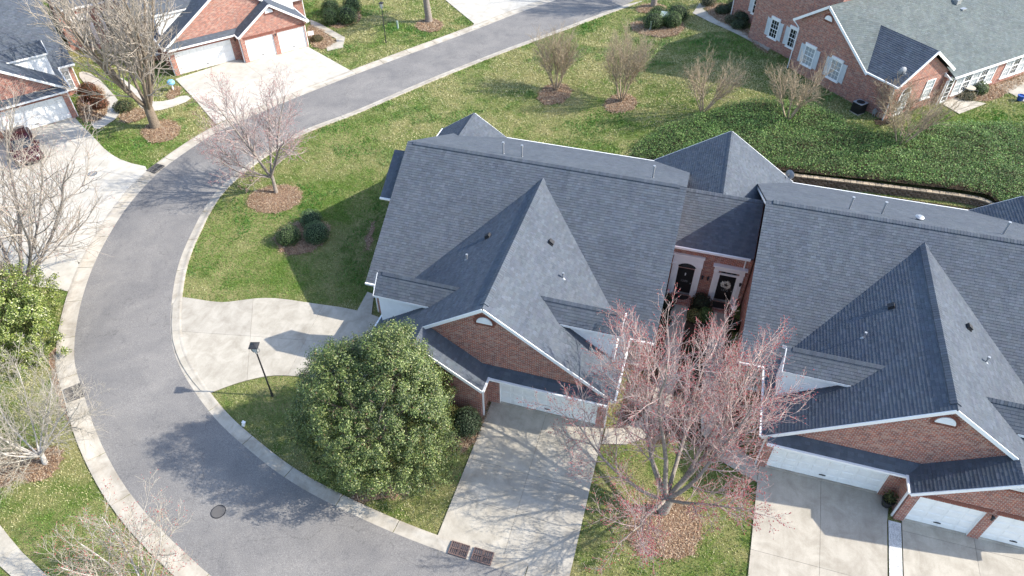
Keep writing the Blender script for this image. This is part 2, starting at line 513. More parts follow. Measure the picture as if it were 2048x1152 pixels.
def concrete(name, lo, hi, streak=.5):
    m = mat(name, rough=.85, spec=.2); nt = NT(m); p = geo_pos(nt)
    n1 = nt.noise(p, 1.1, 6, .65, .5); n2 = nt.noise(p, 40, 2, .8)
    c = nt.ramp(n1, [(.28, lo), (.62, hi)])
    d = nt.ramp(n2, [(.3, (.88, .88, .88)), (.7, (1.06, 1.06, 1.06))])
    c = rgbmix(nt, c, d, 1.0, 'MULTIPLY')
    mp = nt.n('ShaderNodeMapping'); mp.inputs['Scale'].default_value = (3.4, .22, 1); nt.l(p, mp.inputs['Vector'])
    n3 = nt.noise(mp.outputs[0], 1.0, 5, .7)
    c = rgbmix(nt, c, nt.ramp(n3, [(.3, (.86, .85, .84)), (.62, (1.05, 1.05, 1.05))]), streak, 'MULTIPLY')
    oi = nt.n('ShaderNodeObjectInfo')
    v = nt.ramp(oi.outputs['Random'], [(0, (.9, .9, .91)), (1, (1.05, 1.04, 1.02))])
    c = rgbmix(nt, c, v, 1.0, 'MULTIPLY')
    nt.base(c); nt.bump(n2, .12, .01)
    return m
M['concrete'] = concrete('concrete', (.33, .298, .245), (.485, .447, .38))
M['concrete_pale'] = concrete('concrete_pale', (.40, .375, .325), (.54, .51, .455))
M['kerb'] = concrete('kerb_concrete', (.30, .262, .21), (.50, .46, .395))
M['joint'] = mat('joint_dirt', (.10, .085, .07), .95)

def mulch(name, c0, c1, c2):
    m = mat(name, rough=.95, spec=.1); nt = NT(m); p = geo_pos(nt)
    n1 = nt.noise(p, 26, 3, .8); n2 = nt.noise(p, 1.6, 3, .6)
    c = nt.ramp(n1, [(.3, c0), (.5, c1), (.72, c2)])
    d = nt.ramp(n2, [(.3, (.8, .8, .8)), (.7, (1.15, 1.15, 1.15))])
    nt.base(rgbmix(nt, c, d, 1.0, 'MULTIPLY')); nt.bump(n1, 1.0, .06)
    return m
M['mulch'] = mulch('pine_straw', (.11, .065, .042), (.27, .175, .12), (.44, .32, .24))
M['soil'] = mulch('dark_soil', (.03, .022, .016), (.075, .053, .036), (.13, .10, .07))
M['pebble'] = mulch('white_pebble', (.35, .35, .35), (.75, .75, .74), (.9, .9, .9))

# brick
m = mat('brick', rough=.85, spec=.2); nt = NT(m)
uv = nt.coord('UV')
bt = nt.n('ShaderNodeTexBrick')
for k, v in (('Scale', 1.0), ('Mortar Size', .012), ('Brick Width', .215), ('Row Height', .081), ('Bias', -.1), ('Mortar Smooth', .1)):
    bt.inputs[k].default_value = v
bt.inputs['Color1'].default_value = (.36, .095, .052, 1)
bt.inputs['Color2'].default_value = (.19, .057, .038, 1)
bt.inputs['Mortar'].default_value = (.42, .375, .34, 1)
nt.l(uv, bt.inputs['Vector'])
wn1 = nt.n('ShaderNodeTexNoise'); wn1.inputs['Scale'].default_value = 4.2; wn1.inputs['Detail'].default_value = 2
nt.l(uv, wn1.inputs['Vector'])
tone = nt.ramp(wn1.outputs['Fac'], [(.3, (.8, .78, .8)), (.5, (1, 1, 1)), (.7, (1.3, 1.15, 1.02))])
# the paler bricks of the blend, one cell per brick
mp = nt.n('ShaderNodeMapping'); mp.inputs['Scale'].default_value = (1 / .215, 1 / .081, 1)
nt.l(uv, mp.inputs['Vector'])
wno = nt.n('ShaderNodeTexVoronoi'); wno.inputs['Scale'].default_value = 1.0; wno.inputs['Randomness'].default_value = .35
nt.l(mp.outputs[0], wno.inputs['Vector'])
sepc = nt.n('ShaderNodeSeparateColor'); nt.l(wno.outputs['Color'], sepc.inputs[0])
pale = nt.ramp(sepc.outputs[0], [(.80, (0, 0, 0)), (.86, (1, 1, 1))])
c = rgbmix(nt, bt.outputs['Color'], tone, 1.0, 'MULTIPLY')
half = nt.n('ShaderNodeMath', operation='MULTIPLY'); nt.l(pale, half.inputs[0]); half.inputs[1].default_value = .55
c = rgbmix(nt, c, (.44, .31, .25), half.outputs[0])
nt.base(c); nt.bump(bt.outputs['Fac'], -.35, .01)
M['brick'] = m
M['brick_plain'] = mat('brick_trim', (.22, .085, .062), .85)

# asphalt shingle: per-tab blend tones come with the geometry
def shingle(name, tint):
    m = mat(name, rough=.93, spec=.15); nt = NT(m); p = geo_pos(nt)
    at = nt.n('ShaderNodeVertexColor', layer_name='Col')
    gr = nt.noise(p, 90, 2, .9); lg = nt.noise(p, .5, 3, .6)
    g = nt.ramp(gr, [(.3, (.75, .75, .77)), (.7, (1.25, 1.24, 1.22))])
    l2 = nt.ramp(lg, [(.3, (.93, .93, .94)), (.7, (1.07, 1.06, 1.05))])
    c = rgbmix(nt, at.outputs['Color'], g, 1.0, 'MULTIPLY')
    c = rgbmix(nt, c, l2, 1.0, 'MULTIPLY')
    mp = nt.n('ShaderNodeMapping'); mp.inputs['Scale'].default_value = (2.2, .5, .35); nt.l(p, mp.inputs['Vector'])
    c = rgbmix(nt, c, nt.ramp(nt.noise(mp.outputs[0], 1.0, 4, .7), [(.3, (.9, .9, .92)), (.7, (1.1, 1.09, 1.06))]), 1.0, 'MULTIPLY')
    c = rgbmix(nt, c, tint, 1.0, 'MULTIPLY')
    nt.base(c)
    return m
M['shingle'] = shingle('slate_grey_shingle', (.655, .75, .875))
M['shingle_c'] = shingle('green_grey_shingle', (.90, 1.03, .99))
M['deck'] = mat('roof_deck', (.05, .052, .056), .95)

def painted(name, c, rough=.45):
    m = mat(name, c, rough); nt = NT(m); p = geo_pos(nt)
    n = nt.noise(p, 2.2, 5, .65)
    r = nt.ramp(n, [(.3, tuple(x * .9 for x in c)), (.65, c)])
    nt.base(r)
    return m
M['white'] = painted('white_trim', (.88, .88, .87))
M['siding'] = painted('white_siding', (.90, .90, .89), .5)
M['door_white'] = painted('garage_white', (.87, .87, .85), .4)
M['black'] = mat('black_paint', (.012, .012, .013), .35)
M['iron'] = mat('dark_iron', (.035, .035, .038), .55, .3)
M['rust'] = painted('rusty_iron', (.15, .098, .085), .8)
M['grey_metal'] = mat('galvanised', (.42, .43, .44), .45, .6)
M['grate_grey'] = painted('grey_iron', (.115, .108, .104), .8)
M['lead'] = mat('lead_grey', (.30, .31, .32), .6, .2)
M['glass'] = mat('dark_glass', (.02, .025, .03), .06, 0, .8)
M['glass_pale'] = mat('curtained_glass', (.34, .37, .38), .1, 0, .7)
M['lamp_glass'] = mat('lamp_glass', (.55, .56, .55), .15)
M['shutter'] = painted('pale_shutter', (.62, .66, .68), .5)
M['terracotta'] = mat('terracotta', (.09, .055, .04), .8)
M['blue'] = mat('blue_glaze', (.02, .07, .30), .3)
M['green_box'] = mat('green_box', (.06, .12, .08), .5)
M['maroon'] = mat('maroon_paint', (.055, .012, .018), .22, .3)
M['tyre'] = mat('tyre_rubber', (.02, .02, .02), .9)
M['tail'] = mat('tail_lamp', (.30, .01, .01), .2)
M['brown'] = mat('brown_mat', (.02, .015, .012), .95)

def bark(name, c0, c1):
    m = mat(name, rough=.9, spec=.15); nt = NT(m); p = geo_pos(nt)
    n = nt.noise(p, 9, 4, .7)
    nt.base(nt.ramp(n, [(.3, c0), (.7, c1)])); nt.bump(n, .5, .03)
    return m
M['bark_grey'] = bark('grey_bark', (.17, .14, .12), (.36, .32, .28))
M['bark_pale'] = bark('pale_bark', (.36, .33, .30), (.60, .565, .52))
M['bark_brown'] = bark('brown_bark', (.13, .10, .075), (.27, .22, .165))
M['bark_tan'] = bark('tan_bark', (.25, .19, .13), (.46, .37, .27))
M['twig_grey'] = bark('grey_twig', (.29, .245, .20), (.49, .43, .365))
M['twig_pink'] = bark('pink_twig', (.31, .245, .225), (.52, .44, .41))
M['twig_red'] = bark('red_twig', (.31, .215, .195), (.58, .47, .435))
M['twig_tan'] = bark('tan_twig', (.27, .21, .14), (.47, .38, .27))
M['twig_white'] = bark('white_twig', (.30, .265, .215), (.52, .47, .395))
M['bud_red'] = mat('red_bud', (.36, .065, .07), .7)
M['bud_pink'] = mat('pink_bud', (.42, .17, .17), .7)

def leafmat(name, rough=.5, trans=.25):
    m = mat(name, rough=rough, spec=.45); nt = NT(m)
    at = nt.n('ShaderNodeVertexColor', layer_name='Col')
    nt.base(at.outputs['Color'])
    tr = nt.n('ShaderNodeBsdfTranslucent'); nt.l(at.outputs['Color'], tr.inputs['Color'])
    mx = nt.n('ShaderNodeMixShader'); mx.inputs[0].default_value = trans
    out = [n for n in nt.t.nodes if n.type == 'OUTPUT_MATERIAL'][0]
    nt.l(nt.b.outputs[0], mx.inputs[1]); nt.l(tr.outputs[0], mx.inputs[2]); nt.l(mx.outputs[0], out.inputs['Surface'])
    return m
M['leaf_gloss'] = leafmat('glossy_leaf', .38, .18)
M['leaf'] = leafmat('matt_leaf', .6, .25)

# ------------------------------------------------------------------ ground, road, kerbs
def axis(lo, hi, step, far):
    a = [-far, -far * .5, -far * .25] + list(np.arange(lo, hi + .01, step)) + [far * .25, far * .5, far]
    return sorted(a)
gx = axis(-90, 60, 1.5, 900); gy = axis(-15, 120, 1.5, 900)
gv = np.array([(x, y, gz(x, y)) for y in gy for x in gx], dtype=np.float32)
nx = len(gx)
gf = np.array([(j * nx + i, j * nx + i + 1, (j + 1) * nx + i + 1, (j + 1) * nx + i) for j in range(len(gy) - 1) for i in range(nx - 1)], dtype=np.int32)
ground = link('ground', np_mesh('ground', gv, gf, smooth=True), M['lawn'])
prop(ground, 'patchy green and straw-coloured lawn around the houses', 'lawn', kind='structure')

def resample(pts, step):
    pts = [V(p[0], p[1], 0) for p in pts]
    out = [pts[0]]
    acc = 0.0
    for a, b in zip(pts, pts[1:]):
        L = (b - a).length
        if L < 1e-6: continue
        t = step - acc
        while t <= L:
            out.append(a.lerp(b, t / L)); t += step
        acc = (acc + L) % step
    out.append(pts[-1])
    return out

rin = [(2.5, 93.0), (-4.2, 82.8)] + G['road_in'] + [(2, 12.55), (14, 12.7), (30, 13)]
rout = [(-8.5, 88.0), (-13.2, 79.5)] + G['road_out'] + [(-8, 7.0), (6, 6.3), (30, 6.5)]
rin = chaikin(rin, 2, False); rout = chaikin(rout, 2, False)
A_ = resample(rin, .5); B_ = resample(rout, .5)
def pick(P, n):
    return [P[round(i * (len(P) - 1) / (n - 1))] for i in range(n)]
N_ = 260
a_ = pick(A_, N_); b_ = pick(B_, N_)
mb = MB()
vs_ = []
for p, q in zip(a_, b_):
    for k in range(5):
        r = p.lerp(q, k / 4)
        crown = .012 + .05 * (1 - (2 * k / 4 - 1) ** 2)
        vs_.append((r.x, r.y, crown))
mb.add(vs_, [(i * 5 + k, i * 5 + k + 1, (i + 1) * 5 + k + 1, (i + 1) * 5 + k) for i in range(N_ - 1) for k in range(4)])
road = mb.build('road', M['asphalt'], smooth=True)
prop(road, 'grey asphalt road sweeping round a bend between concrete kerbs', 'road', kind='structure')

def kerbs(P, width, sign):
    prof = [(0, .014), (.30, .020), (.52, .036), (.74, .066), (.86, .074), (1.0, .068), (1.0, -.06), (0, -.06)]
    step = 6
    nrm = []
    for i in range(len(P)):
        d = (P[min(i + 2, len(P) - 1)] - P[max(i - 2, 0)]).normalized()
        nrm.append(V(-d.y, d.x, 0) * sign)
    i = 0
    while i + 1 < len(P):
        j = min(i + step, len(P) - 1)
        if j - i < 2: break
        mid = P[(i + j) // 2]
        rings = []
        for k in range(i, j + 1):
            c = P[k].copy()
            if k == i: c = P[k].lerp(P[k + 1], .035)
            if k == j: c = P[k].lerp(P[k - 1], .035)
            rings.append([(c.x + nrm[k].x * width * o, c.y + nrm[k].y * width * o, z) for o, z in prof])
        mb = MB(); mb.loft(rings)
        mb.build('kerb', M['kerb'], road)
        i = j
kerbs(A_, .58, 1)
kerbs(B_, .88, -1)

def cut_lines(poly, lines, gap=.012):
    pieces = [poly]
    for (p, q) in lines:
        d = V(q[0] - p[0], q[1] - p[1], 0).normalized()
        n = (-d.y, d.x)
        c = n[0] * p[0] + n[1] * p[1]
        new = []
        for pc in pieces:
            a = clip(pc, n[0], n[1], c - gap / 2)
            b = clip(pc, -n[0], -n[1], -c - gap / 2)
            new += [x for x in (a, b) if len(x) >= 3]
        pieces = new
    return pieces

def area(p):
    return abs(sum(p[i][0] * p[(i + 1) % len(p)][1] - p[(i + 1) % len(p)][0] * p[i][1] for i in range(len(p)))) / 2

def flat(name, poly, z, mt, parent=None, thick=.05, zf=None):
    """sheet of a polygon, split into cells where the ground slopes"""
    mb = MB()
    if zf is None:
        mb.extrude([(x, y, z - thick) for x, y in poly], (0, 0, thick))
        return mb.build(name, mt, parent)
    xs = [p[0] for p in poly]; ys = [p[1] for p in poly]
    x = math.floor(min(xs))
    while x < max(xs):
        y = math.floor(min(ys))
        while y < max(ys):
            q = clip(clip(clip(clip(poly, 1, 0, x + 1), -1, 0, -x), 0, 1, y + 1), 0, -1, -y)
            if len(q) >= 3:
                mb.add([(a, b, zf(a, b) + z) for a, b in q], [tuple(range(len(q)))])
            y += 1
        x += 1
    bm = bmesh.new(); me = mb.mesh(name, fixnormals=False); bm.from_mesh(me)
    bmesh.ops.remove_doubles(bm, verts=bm.verts, dist=.001)
    for f in bm.faces:
        if f.normal.z < 0: f.normal_flip()
    bm.to_mesh(me); bm.free()
    return link(name, me, mt, parent)

G['drive_D'] = [(-44.4, 46.35), (-41.4, 51.3), (-40.5, 51.3), (-37.0, 55.9)] + [(-36.3, 55.35)] + G['drive_D'][4:]
G['drive_E'] = [(-52.8, 32.7), (-50.6, 36.25), (-48.55, 38.8), (-47.9, 38.3)] + G['drive_E'][3:]
def driveway(key, label, lines, mt, smooth=0, z=.06):
    poly = G[key]
    if smooth: poly = chaikin(poly, smooth)
    base = flat('driveway', poly, z - .03, M['joint'], thick=.09)
    prop(base, label, 'driveway', kind='structure')
    for pc in cut_lines(poly, lines):
        if area(pc) < .05: continue
        flat('slab', pc, z, mt, base, thick=.06)
    return base

def wl2(px):  # shorthand kept for clarity of the joint lists below
    return px
G['drive_left'] = [(-27.55, 22.9)] + G['drive_left'][1:17] + [(-21.45, 17.1), (-22.85, 17.85), (-24.3, 18.85), (-25.75, 20.25)]
G['drive_left'] = G['drive_left'][:9] + [(-15.3, 24.8), (-13.3, 24.3), (-13.3, 20.0)] + G['drive_left'][12:]
driveway('drive_left', 'pale concrete driveway at the left side of the near grey-roofed house', [((-22.8, 23.8), (-20.1, 18.9)), ((-18.8, 24.8), (-18.2, 20.4)), ((-21.3, 21.4), (-16.8, 22.3))], M['concrete'], 1)
G['drive_A'] = [(-7.33, 21.06), (-7.34, 13.35), (-4.74, 13.22), (-2.87, 13.16), (-1.5, 13.12), (-1.58, 21.06)]
driveway('drive_A', 'stained concrete driveway below the double garage door beside the magnolia', [((-4.5, 21), (-4.35, 13)), ((-8, 17.45), (0, 17.3)), ((-8, 15.4), (0, 15.3))], M['concrete'])
G['drive_B'] = [(5.75, 21.06), (5.45, 13.2), (10.75, 13.2), (11.22, 19.6), (11.45, 21.06)]
driveway('drive_B', 'pale concrete driveway right of the red-budded tree', [((8.5, 21), (8.25, 13)), ((4, 16.6), (12, 16.6))], M['concrete'])
G['drive_B2'] = [(11.86, 20.0), (11.42, 13.2), (19, 13.2), (19, 20.0)]
driveway('drive_B2', 'concrete driveway below the two single garage doors, right of the pebble strip', [((14.72, 20), (14.6, 13)), ((11, 19.35), (20, 19.35))], M['concrete'])
driveway('drive_D', 'sunlit concrete driveway below the three white garage doors', [((-40.4, 50.8), (-33.6, 46.6)), ((-37.6, 51.9), (-31.9, 48.9)), ((-42.0, 44.0), (-33.3, 53.4))], M['concrete_pale'])
driveway('drive_E', 'broad white concrete driveway under the parked car', [((-50.2, 35.9), (-40.8, 28.4)), ((-42.5, 27.5), (-35.9, 26.9)), ((-42, 24.2), (-34.6, 23.8)), ((-45.2, 36.8), (-47.6, 27.6))], M['concrete_pale'], 1)
driveway('drive_far', 'far concrete driveway beyond the lamp post lawn', [((-27, 74), (-21, 68.5))], M['concrete_pale'])

pb = flat('pebble_strip', [(11.29, 19.7), (10.84, 13.2), (11.36, 13.2), (11.8, 19.7)], .06, M['pebble'], thick=.09)
prop(pb, 'strip of white pebbles between the two right-hand driveways', 'pebbles', kind='stuff')

def walk(key, label, lines, mt=None, smooth=0, slope=False):
    poly = G[key]
    if smooth: poly = chaikin(poly, smooth)
    if slope:
        o = flat('path', poly, .05, mt or M['concrete'], zf=gz)
        prop(o, label, 'path', kind='structure')
        return o
    base = flat('path', poly, .035, M['joint'], thick=.06)
    prop(base, label, 'path', kind='structure')
    for pc in cut_lines(poly, lines):
        if area(pc) > .03: flat('slab', pc, .065, mt or M['concrete'], base, thick=.05)
    return base
walk('side_path', 'concrete side path by the left wall of the near house', [])
walk('walk_bl', 'concrete footpath crossing the bottom left corner', [((-25.2, 6.6), (-23.6, 8.4)), ((-23.0, 6.2), (-21.6, 7.6))])
walk('walk_E', 'curved white path to the far left front door', [((-48.6, 41), (-46.6, 43)), ((-46.5, 39.6), (-44.5, 40.2))], M['concrete_pale'], 1)
walk('walk_D', 'white path leading behind the big bare tree', [((-44.8, 41.5), (-44.2, 43.5))], M['concrete_pale'], 1)
walk('walk_D2', 'paved path round the planting bed right of the three garage doors', [((-38.6 + i * .42, 59.7 - i * .24 - .5), (-38.0 + i * .42, 61.2 - i * .24)) for i in range(10)])
walk('walk_C', 'concrete path along the red brick house on the higher lawn', [], slope=True)
G['walk_c1'] = [(.45, 31.3), (1.35, 31.3), (1.35, 26), (1.2, 23.6), (.9, 22.0), (.3, 21.2), (-1.5, 20.9), (-1.5, 19.9), (.5, 20.1), (1.6, 21.0), (1.0, 22.0), (.5, 24), (.4, 28)]
G['walk_c1'] = [(.5, 31.3), (1.4, 31.3), (1.4, 23.6), (1.1, 22.3), (.4, 20.9), (-.4, 20.3), (-1.5, 20.0), (-1.5, 20.95), (-.7, 21.2), (0, 21.9), (.4, 23), (.5, 24.5)]
walk('walk_c1', 'grey concrete path from the driveway to the arched front door', [((0, 29), (2, 29)), ((0, 26.8), (2, 26.8)), ((0, 24.6), (2, 24.6)), ((-.6, 22), (1.0, 20.4))])
G['walk_c2'] = [(2.75, 31.3), (3.62, 31.3), (3.62, 24.2), (4.2, 22.2), (5.7, 20.9), (5.7, 20.0), (4.2, 20.6), (3.0, 22), (2.75, 24)]
walk('walk_c2', 'grey concrete path to the front door with the wreath', [((2, 29), (4, 29)), ((2, 26.8), (4, 26.8)), ((2, 24.6), (4, 24.6))])
for key, lab in (('patio_C', 'small concrete patio slab by the sunroom door'), ('patio_C2', 'concrete patio at the right edge behind the blue pot')):
    o = flat('patio', G[key], .06, M['concrete'], zf=gz); prop(o, lab, 'patio', kind='structure')

bed_labels = {
 'mulch_tree3': 'pine straw ring under the pink-twigged tree by the bend', 'mulch_bush3': 'pine straw bed round the three clipped bushes on the side lawn',
 'mulch_side': 'narrow pine straw strip by the left house wall', 'mulch_A': 'pine straw bed between magnolia and double garage',
 'mulch_maple': 'pine straw ring under the red-budded tree', 'mulch_mag': 'small pine straw patch in front of the magnolia',
 'mulch_bl': 'pine straw bed under the white-twigged tree at the left edge', 'mulch_bl2': 'pine straw strip along the left kerb',
 'mulch_tl': 'round pine straw ring under the big bare tree', 'mulch_E': 'planting bed with russet shrubs beside the far left garage',
 'mulch_E2': 'small straw bed at the end of the white path', 'mulch_D': 'small bed at the corner of the far double garage',
 'mulch_D2': 'brown bed right of the three white garage doors', 'mulch_b4': 'straw bed round the four bushes near the lamp post',
 'mulch_t2': 'pine straw ring under the tree trunk beside the lamp post', 'mulch_bush4': 'straw bed round the four bushes and utility box at the top',
 'mulch_t3': 'pine straw ring under the trunk at the top edge', 'mulch_cm1': 'pine straw ring under the left of two lawn crape myrtles',
 'mulch_cm2': 'pine straw ring under the right of two lawn crape myrtles', 'mulch_C': 'shrub bed along the red brick wall at the top',
 'mulch_Ck': 'bare soil patch at the corner of the red brick house', 'mulch_court': 'dark planting bed of the entrance court', 'mulch_pat': 'bare bed under the sunroom windows'}
BEDS = []
for key, lab in bed_labels.items():
    poly = chaikin(G[key], 2)
    if key == 'mulch_court': poly = [(.1, 31.5), (3.95, 31.5), (3.95, 25.2), (4.9, 25), (4.9, 20.9), (4.0, 20.7), (2.4, 21.4), (.9, 20.7), (-1.0, 21.1), (-1.0, 24.9), (.1, 25.2)]
    if key == 'mulch_pat':
        prop(flat('mulch_bed', [(-2, 41.5), (20.3, 41.5), (20.0, 44.6), (19.3, 45.4), (12, 45.2), (6.5, 44.8), (2.6, 44.5), (-2, 44.5)], .02, M['soil'], zf=gz), 'dark soil strip between the right-hand house and the retaining wall', 'mulch bed', kind='structure')
    if key != 'mulch_court':
        poly = [(x + .09 * math.sin(i * 1.9 + x * 3) + rng.uniform(-.05, .05), y + .09 * math.sin(i * 2.3 + y * 3) + rng.uniform(-.05, .05)) for i, (x, y) in enumerate(poly)]
    BEDS.append((key, poly))
    cx_ = sum(q[0] for q in poly) / len(poly); cy_ = sum(q[1] for q in poly) / len(poly); rad_ = math.sqrt(area(poly) / math.pi)
    dome = (lambda a, b: gz(a, b) + .10 * max(0, 1 - math.hypot(a - cx_, b - cy_) / rad_)) if key in ('mulch_tree3', 'mulch_maple', 'mulch_tl', 'mulch_t2', 'mulch_t3', 'mulch_cm1', 'mulch_cm2', 'mulch_bush4', 'mulch_bush3') else gz
    o = flat('mulch_bed', poly, .022, M['soil'] if key in ('mulch_court', 'mulch_Ck', 'mulch_E2') else M['mulch'], zf=dome)
    prop(o, lab, 'mulch bed', kind='structure')

# iron covers and grates
def manhole(key, label, mt):
    x, y = P[key]
    o = thing('manhole_cover', label, 'manhole', (x, y, .055))
    mb = MB(); mb.cyl((0, 0, -.03), .33, .045, 28); mb.build('ring', M['iron'], o)
    mb = MB(); mb.cyl((0, 0, -.02), .29, .04, 28); mb.build('lid', mt, o)
    mb = MB()
    for i in range(-3, 4):
        for j in range(-3, 4):
            if i * i + j * j < 11: mb.box(i * .075 - .02, i * .075 + .02, j * .075 - .02, j * .075 + .02, .018, .026)
    prop(mb.build('tread_studs', M['grate_grey'], o), kind='stuff')
manhole('mh1', 'round iron manhole cover in the road near the magnolia shadow', M['grate_grey'])
manhole('mh2', 'round grey manhole cover in the white far left driveway', M['lead'])
bar_me = None
def grate(name, cx, cy, w, d, rz, label, mt='rust', cols=10, z=.085):
    o = thing(name, label, 'drain grate', (cx, cy, z), rz, 'storm drain grates in the kerbs')
    o.rotation_euler = (.11 if abs(rz) < .1 else 0, 0, rz)
    mb = MB(); mb.box(-w / 2, w / 2, -d / 2, d / 2, -.09, -.06); mb.build('pit', M['black'], o)
    mb = MB()
    for y in (-d / 2 + .02, 0, d / 2 - .02): mb.box(-w / 2, w / 2, y - .02, y + .02, -.05, .035)
    for x in (-w / 2 + .02, 0, w / 2 - .02): mb.box(x - .02, x + .02, -d / 2, d / 2, -.05, .033)
    mb.build('frame', M[mt], o)
    mb = MB(); mb.box(-.013, .013, -d / 4 + .02, d / 4 - .02, -.04, .03); me = mb.mesh('bar'); me.materials.append(M[mt])
    for r in (-1, 1):
        for i in range(cols):
            x = -w / 2 + w * (i + .5) / cols
            b = link('bar', me, None, o); b.location = (x, r * d / 4, 0)
grate('drain_grate', -6.24, 13.03, .82, .56, -.02, 'left of the paired rusty drain grates at the foot of the driveway')
grate('drain_grate', -5.2, 13.03, .88, .56, -.01, 'right of the paired rusty drain grates at the foot of the driveway')
grate('drain_grate', -27.9, 15.3, 1.0, .8, math.radians(-38), 'drain grate in the left kerb below the green tree', 'grate_grey')
grate('drain_grate', -37.1, 34.0, 1.0, .75, math.radians(85), 'drain grate at the mouth of the white far left driveway', 'grate_grey')

# ------------------------------------------------------------------ roofs
def tones():
    base = rng.choice((.125, .131, .136, .141, .146, .128, .139, .152))
    b = base * rng.uniform(.93, 1.07)
    return (b * rng.uniform(.97, 1.03), b * 1.02, b * rng.uniform(1.02, 1.09))

def shingle_mesh(polys, e=.145, t=.016, scale=1.0):
    """laps of shingle tabs over planar convex polygons (list of lists of 3-D points)"""
    mb = MB()
    for poly in polys:
        pts = [V(p) for p in poly]
        n = V(0, 0, 0)
        for i in range(len(pts)):
            a = pts[i]; b = pts[(i + 1) % len(pts)]
            n += a.cross(b)
        n.normalize()
        if n.z < 0: n = -n
        hdir = V(0, 0, 1).cross(n).normalized()
        up = n.cross(hdir).normalized()
        if up.z < 0: up = -up
        o = pts[0]
        q = [((p - o).dot(hdir), (p - o).dot(up)) for p in pts]
        sa = sum(q[i][0] * q[(i + 1) % len(q)][1] - q[(i + 1) % len(q)][0] * q[i][1] for i in range(len(q)))
        if sa < 0: q = q[::-1]
        planes = []
        for i in range(len(q)):
            a = q[i]; b = q[(i + 1) % len(q)]
            dx, dy = b[0] - a[0], b[1] - a[1]
            L = math.hypot(dx, dy)
            if L < 1e-5: continue
            nx_, ny_ = dy / L, -dx / L
            planes.append((nx_, ny_, nx_ * a[0] + ny_ * a[1]))
        u0 = min(p[0] for p in q); u1 = max(p[0] for p in q); v0 = min(p[1] for p in q); v1 = max(p[1] for p in q)
        v = v0 - .001
        L = e + .02
        while v < v1:
            u = u0 - rng.uniform(0, .3)
            while u < u1:
                w = rng.choice((.14, .18, .22, .26, .30)) * scale
                r = [(u, v), (u + w - .004, v), (u + w - .004, v + L), (u, v + L)]
                outm = 0
                for (a, b, c) in planes:
                    s = [a * x + b * y - c for x, y in r]
                    if min(s) > 0: outm = 2; break
                    if max(s) > 0: outm = 1
                if outm == 1:
                    for (a, b, c) in planes:
                        r = clip(r, a, b, c)
                        if len(r) < 3: break
                if outm < 2 and len(r) >= 3:
                    tt = t * rng.choice((.85, 1.0, 1.0, 1.2))
                    top = []; bot = []
                    for x, y in r:
                        k = (y - v) / L
                        pt = o + hdir * x + up * y
                        top.append(pt + n * (.002 + tt * (1 - k)))
                        bot.append(pt - n * .004)
                    m_ = len(r)
                    fs = [tuple(range(m_))] + [(i, m_ + i, m_ + (i + 1) % m_, (i + 1) % m_) for i in range(m_) if not (r[i][1] > v + L - .001 and r[(i + 1) % m_][1] > v + L - .001)]
                    mb.add(top + bot, fs, tones())
                u += w
            v += e
    return mb

def ridge_cap(mb, p0, p1, sideA, sideB, w=.20, lift=.055, step=.145):
    """overlapping cap shingles on a ridge; sideA/B are the down-slope unit vectors"""
    p0 = V(p0); p1 = V(p1)
    d = (p1 - p0); L = d.length; d.normalize()
    sa = V(sideA).normalized() * w; sb = V(sideB).normalized() * w
    up = V(0, 0, 1)
    x = 0.0
    while x < L:
        x2 = min(L, x + step + .02)
        a = p0 + d * x + up * (lift + .012); b = p0 + d * x2 + up * lift
        vs_ = [a, b, b + sa, a + sa, a + sb, b + sb]
        lo = [q - up * (lift + .01) for q in (a + sa, b + sa, a + sb, b + sb)]
        mb.add(vs_ + lo, [(0, 1, 2, 3), (1, 0, 4, 5), (3, 2, 7, 6), (5, 4, 8, 9), (0, 3, 6), (0, 8, 4), (0, 6, 8)], tones())
        x += step

def roof_slope(parent, polys, mt='shingle', name='roof_slope', thick=.10, inset=0.0, e=.145, t=.014, scale=1.0):
    mb = MB()
    for poly in polys:
        mb.extrude([V(p) - V(0, 0, .006 + thick) for p in poly], (0, 0, thick))
    deck = mb.build(name, M['deck'], parent)
    sh = shingle_mesh(polys, e, t, scale).build('shingles', M[mt], deck, fixnormals=False)
    prop(sh, kind='stuff')
    return deck

def half_round(parent, c, r, normal_y=-1, name='gable_vent', wall_vec=(1, 0, 0), out=(0, -1, 0)):
    """white half-round louvre with a brick soldier surround; c is the centre of its flat base on the wall"""
    wv = V(wall_vec); ov = V(out); c = V(c)
    mb = MB()
    arc = [c + wv * (r * math.cos(a)) + V(0, 0, r * math.sin(a)) for a in [math.pi * k / 14 for k in range(15)]]
    mb.extrude([p + ov * .01 for p in arc], ov * .05)
    v = mb.build(name, M['white'], parent)
    mb = MB()
    for k in range(17):
        a = math.pi * (k + .5) / 17
        p = c + (wv * math.cos(a) + V(0, 0, math.sin(a))) * (r + .02)
        q = c + (wv * math.cos(a) + V(0, 0, math.sin(a))) * (r + .15)
        mb.beam(p + ov * .012, q + ov * .012, .058, .05, ov)
    for k in range(int(2 * r / .075) + 3):
        x = -r - .07 + k * .075
        mb.beam(c + wv * x + V(0, 0, -.02) + ov * .012, c + wv * x + V(0, 0, -.16) + ov * .012, .05, .05, ov)
    prop(mb.build('brick_surround', M['brick_plain'], v), kind='stuff')
    mb = MB()
    z = .05
    while z < r - .06:
        x = math.sqrt(r * r - z * z) - .05
        mb.beam(c + wv * -x + V(0, 0, z) + ov * .065, c + wv * x + V(0, 0, z) + ov * .065, .03, .02, ov); z += .07
    prop(mb.build('louvres', M['white'], v), kind='stuff')

